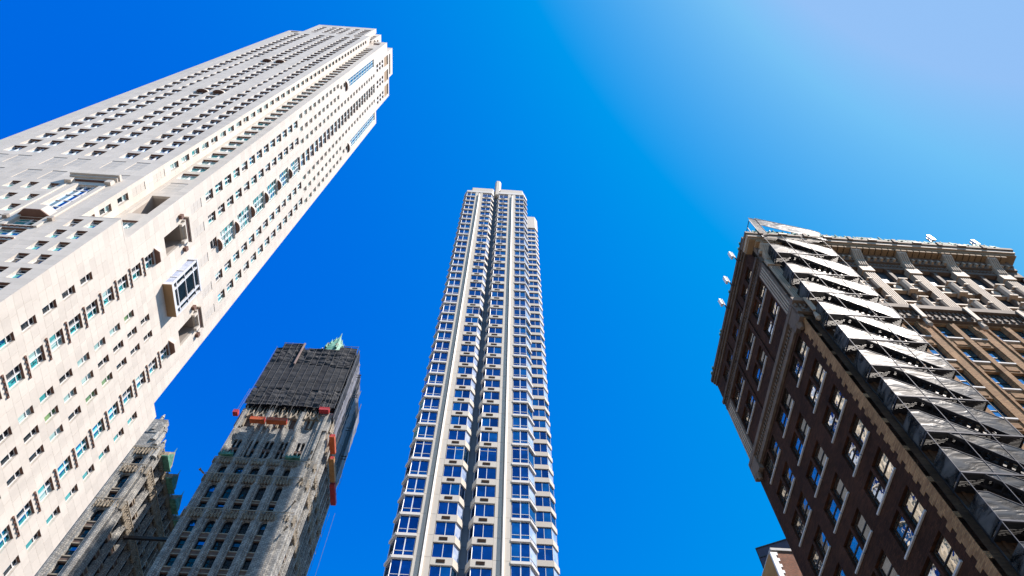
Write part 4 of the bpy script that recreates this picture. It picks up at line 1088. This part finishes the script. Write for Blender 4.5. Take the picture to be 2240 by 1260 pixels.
for k in range(56):
    x = XBD + .3 + k * .54; cpt.cone((x, -1.5), .2 + .12 * (k % 3 == 0), .06, 83.0, 83.9 + .6 * rc.random() * (k % 2), 5, COPPER, FF); cpt.box(x, x + .34, -1.6, -1.3, 83.0, 83.35 + .2 * rc.random(), COPPER, FF)
cpt.build('copper_cresting', BB)
PB.finish(); WB.finish()
b = MB(); b.box(XBD + .5, 60, YBF + .6, YBE - .4, 83.5, 83.7, ROOFM); b.build('roof', BB)

# ---- fire escape
FE = thing('fire_escape', 'black iron fire escape with glinting mesh screens climbing the brown building', 'fire escape', (34.5, 30, 22))
scr = bpy.data.materials.new('mesh_screen'); scr.use_nodes = True
nt = scr.node_tree; N = nt.nodes; Lk = nt.links; pb = N['Principled BSDF']
pb.inputs['Metallic'].default_value = 0; pb.inputs['Roughness'].default_value = .25
SCR_R = (.24, .50)
geo = N.new('ShaderNodeNewGeometry'); mp = N.new('ShaderNodeMapping'); mp.inputs['Scale'].default_value = (.5, .5, 1.15); Lk.new(geo.outputs['Position'], mp.inputs['Vector'])
nz = N.new('ShaderNodeTexNoise'); nz.inputs['Scale'].default_value = 1.1; nz.inputs['Detail'].default_value = 4; nz.inputs['Distortion'].default_value = .8; Lk.new(mp.outputs[0], nz.inputs['Vector'])
rp = N.new('ShaderNodeMapRange'); rp.inputs['From Min'].default_value = .35; rp.inputs['From Max'].default_value = .65; rp.inputs['To Min'].default_value = .01; rp.inputs['To Max'].default_value = .14
Lk.new(nz.outputs['Fac'], rp.inputs['Value'])
cc = N.new('ShaderNodeCombineXYZ')
for i in range(3): Lk.new(rp.outputs[0], cc.inputs[i])
r2 = N.new('ShaderNodeMapRange'); r2.inputs['From Min'].default_value = .35; r2.inputs['From Max'].default_value = .65; r2.inputs['To Min'].default_value = SCR_R[1]; r2.inputs['To Max'].default_value = SCR_R[0]
Lk.new(nz.outputs['Fac'], r2.inputs['Value']); Lk.new(r2.outputs[0], pb.inputs['Roughness']); pb.inputs['Specular IOR Level'].default_value = .04
Lk.new(cc.outputs[0], pb.inputs['Base Color'])
bpn = N.new('ShaderNodeBump'); bpn.inputs['Strength'].default_value = .8; bpn.inputs['Distance'].default_value = .10
Lk.new(nz.outputs['Fac'], bpn.inputs['Height']); Lk.new(bpn.outputs[0], pb.inputs['Normal'])
trn = N.new('ShaderNodeBsdfTransparent'); mixs = N.new('ShaderNodeMixShader'); mixs.inputs[0].default_value = .80
Lk.new(trn.outputs[0], mixs.inputs[1]); Lk.new(pb.outputs[0], mixs.inputs[2]); Lk.new(mixs.outputs[0], N['Material Output'].inputs['Surface'])
YO = 29.3; FO = Frame(0, YO, 0)
floors = [z for z in BS if z > 28] + [66.85, 71.2, 75.6, 80.0, 84.4]
floors = [30.9, 35.3, 39.7, 44.05, 48.45, 52.9, 57.4, 61.95, 66.95, 71.2, 76.8, 81.6]
zf = [22.1, 26.5, 30.9, 35.2, 39.6, 44.0, 48.45, 52.9, 57.35, 62.0, 66.85, 71.4, 76.9, 81.5]
RAIL = mat('iron_edge', (.10, .10, .12), .6, .2, 3, spec=.1)
def edge(b, pts, w=.04, m=RAIL):
    for p, q in zip(pts, pts[1:]): b.bar(FO(p[0], -.03, p[1]), FO(q[0], -.03, q[1]), w, m)
def screen(name, poly):
    b = MB(); b.prism(poly, -.02, 0.0, scr, 'y', FO); o = b.build(name, FE)
    e = MB(); edge(e, poly + [poly[0]]); o2 = e.build('screen_frame', FE); o2.parent = o; return o
for i, z in enumerate(zf[:-1]):
    zn = zf[i + 1]; h = zn - z; last = i == len(zf) - 2
    right = 38.0 if z > 35 else 38.0
    # balcony floor: grating bars
    b = MB()
    b.box(31.0, 38.1, 0, 1.6, z - .12, z - .02, IRON, FO) if 0 else None
    for k in range(14): b.box(31.0, 38.1, .02 + .118 * k, .02 + .118 * k + .10, z - .10, z - .04, IRON, FO)
    for x in (31.0, 33.3, 35.7, 38.0): b.box(x, x + .1, 0, 1.65, z - .22, z - .101, IRON, FO)
    b.bar(FO(31, -.02, z - .08), FO(38.1, -.02, z - .08), .10, RAIL); b.build('balcony_floor', FE)
    # guard with the short screen on the left, its top sloping down with the flight
    screen('mesh_screen', [(31.0, z), (35.0, z + .05), (31.75, z + 2.5), (31.0, z + 2.5)])
    if not last or True:
        # long screen beside the stair flight
        hh = h * .985
        screen('mesh_screen', [(37.2, z + .03), (38.0, z), (38.0, z + h * .44), (37.0, z + h * .63), (34.1, z + hh), (32.5, z + hh)])
    # side screen
    b = MB(); b.prism([(0, z + .05), (1.55, z + .05), (1.55, z + 2.5), (0, z + 2.5)], 31.0, 31.03, scr, 'x', FO); b.build('side_screen', FE)
    # flight: stringers and treads between landing (left, above) and this floor (right)
    st = MB()
    for d in (.12, .80): st.bar(FO(32.6, d, z + h * .98), FO(37.4, d, z + .1), .22, IRON)
    st.build('stringer', FE)
    for k in range(12):
        t = (k + .5) / 12; tb = MB(); x = 32.6 + 4.8 * t; zz = z + h * .98 - (h * .98 - .1) * t
        tb.box(x - .17, x + .17, .12, .8, zz - .03, zz + .03, IRON, FO); tb.build('tread', FE)
    st = MB()
    for d in (.86, ): edge_pts = [(32.6, z + h * .98 + 1.0), (37.4, z + 1.1)]; st.bar(FO(32.6, d, z + h * .98 + 1.0), FO(37.4, d, z + 1.1), .06, IRON)
    for k in range(7): t = k / 6; st.bar(FO(32.6 + 4.8 * t, .86, z + (h * .98) * (1 - t)), FO(32.6 + 4.8 * t, .86, z + (h * .98) * (1 - t) + 1.05), .05, IRON)
    for k in range(16): x = 31 + 7.0 * k / 15; st.bar(FO(x, 1.55, z), FO(x, 1.55, z + 1.1), .04, IRON)
    st.build('handrail', FE)
ps = MB()
for x in (31.0, 33.35, 35.7, 38.05): ps.bar(FO(x, -.03, 22), FO(x, -.03, zf[-1] + (4.5 if x < 33 else 1.5)), .045, RAIL); ps.bar(FO(x, 1.5, 22), FO(x, 1.5, zf[-1]), .08, IRON)
ps.build('posts', FE)
# top cage rising over the roof
b = MB(); ztp = zf[-1]
for k in range(14): b.box(31.0, 38.1, .02 + .118 * k, .02 + .118 * k + .10, ztp - .10, ztp - .04, IRON, FO)
b.build('balcony_floor', FE)
screen('mesh_screen', [(31.0, ztp + .5), (31.8, ztp + .9), (31.8, ztp + 6.2), (31.0, ztp + 6.6)])
screen('mesh_screen', [(31.8, ztp + 4.2), (38.6, ztp + .1), (38.6, ztp + 2.9), (37.9, ztp + 3.5), (31.8, ztp + 6.6)])
b = MB()
for k in range(5): y = .0 + k * 1.0; b.bar(FO(30.9, y, ztp), FO(30.9, y, ztp + 5.8), .07, IRON)
b.bar(FO(30.9, 0, ztp + 5.8), FO(30.9, 4, ztp + 5.8), .07, IRON); b.bar(FO(30.9, 0, ztp + 2.8), FO(30.9, 4, ztp + 2.8), .07, IRON)
for k in range(9): x = 32 + k * .7; b.bar(FO(x, .9, ztp), FO(x, .9, ztp + 6 - k * .5), .09, IRON)
b.build('top_cage', FE)

# ---- rooftop antennas
def antenna(p, ang, label):
    r = thing('antenna', label, 'antenna', p, 'white panel antennas on the brown building')
    T = Frame(p[0], p[1], ang)
    b = MB(); b.box(-.22, .22, -.15, .1, p[2], p[2] + 1.5, WHITE2, T); b.build('panel', r)
    b = MB(); b.bar(T(0, .35, p[2] - .8), T(0, .35, p[2] + 1.7), .12, IRON); b.bar(T(0, .0, p[2] + .4), T(0, .4, p[2] + .2), .1, IRON); b.bar(T(0, .0, p[2] + 1.3), T(0, .4, p[2] + 1.1), .1, IRON)
    b.bar(T(0, .35, p[2] - .6), T(0, 1.2, p[2] - 1.0), .1, IRON); b.build('mount', r)
for (y, l) in ((33.4, 'white panel antenna on the shaded side roof edge, nearest the fire escape'), (36.8, 'white panel antenna on the shaded side roof edge, middle of three'), (40.0, 'white panel antenna on the shaded side roof edge, farthest from the fire escape')):
    antenna((28.9, y, 84.6), -90, l)
antenna((53.0, YBF - 1.5, 84.6), 0, 'slanted white panel antenna on the sunlit cornice, left of two'); antenna((58.2, YBF - 1.5, 84.0), 0, 'slanted white panel antenna on the sunlit cornice, right of two')

# ---- small buildings behind, bottom right
SB_ = thing('brick_house', 'small red brick building with white quoins, half hidden behind the brown building', 'building', (44, 74, .13))
b = MB(); b.box(38.1, 52, 70, 78, .13, 73.2, BRICKR); b.build('wall', SB_)
b = MB(); b.box(37.98, 38.1, 70.12, 78, .13, 73.2, mat('side_stucco', (.46, .25, .10), .9, .15, .6, spec=.1)); b.build('side_wall', SB_)
b = MB(); z = 40
while z < 73: b.box(37.95, 38.6 + (.28 if int(z * 2) % 2 else 0), 69.9, 70.2, z, z + .48, WHITE, None); z += .5
b.build('quoins', SB_)
b = MB(); b.box(38.15, 52, 69.85, 78, 73.3, 73.7, SILL); b.build('cornice', SB_)
MS = thing('metal_clad_building', 'dark metal clad building at an angle behind the small brick building', 'building', (52, 90, .13))
TM = Frame(44.6, 86, -28); b = MB()
b.box(0, 25, 0, 20, .13, 90, ROOFM, TM)
b.build('wall', MS)
b = MB()
for k in range(6): b.box(-.12, 25.1, -.12, 20, 90 - 1.9 * k - .2, 90 - 1.9 * k, SASH, TM)
b.build('seam_band', MS)

for o in ROOTS:
    if '_o' in o: del o['_o']
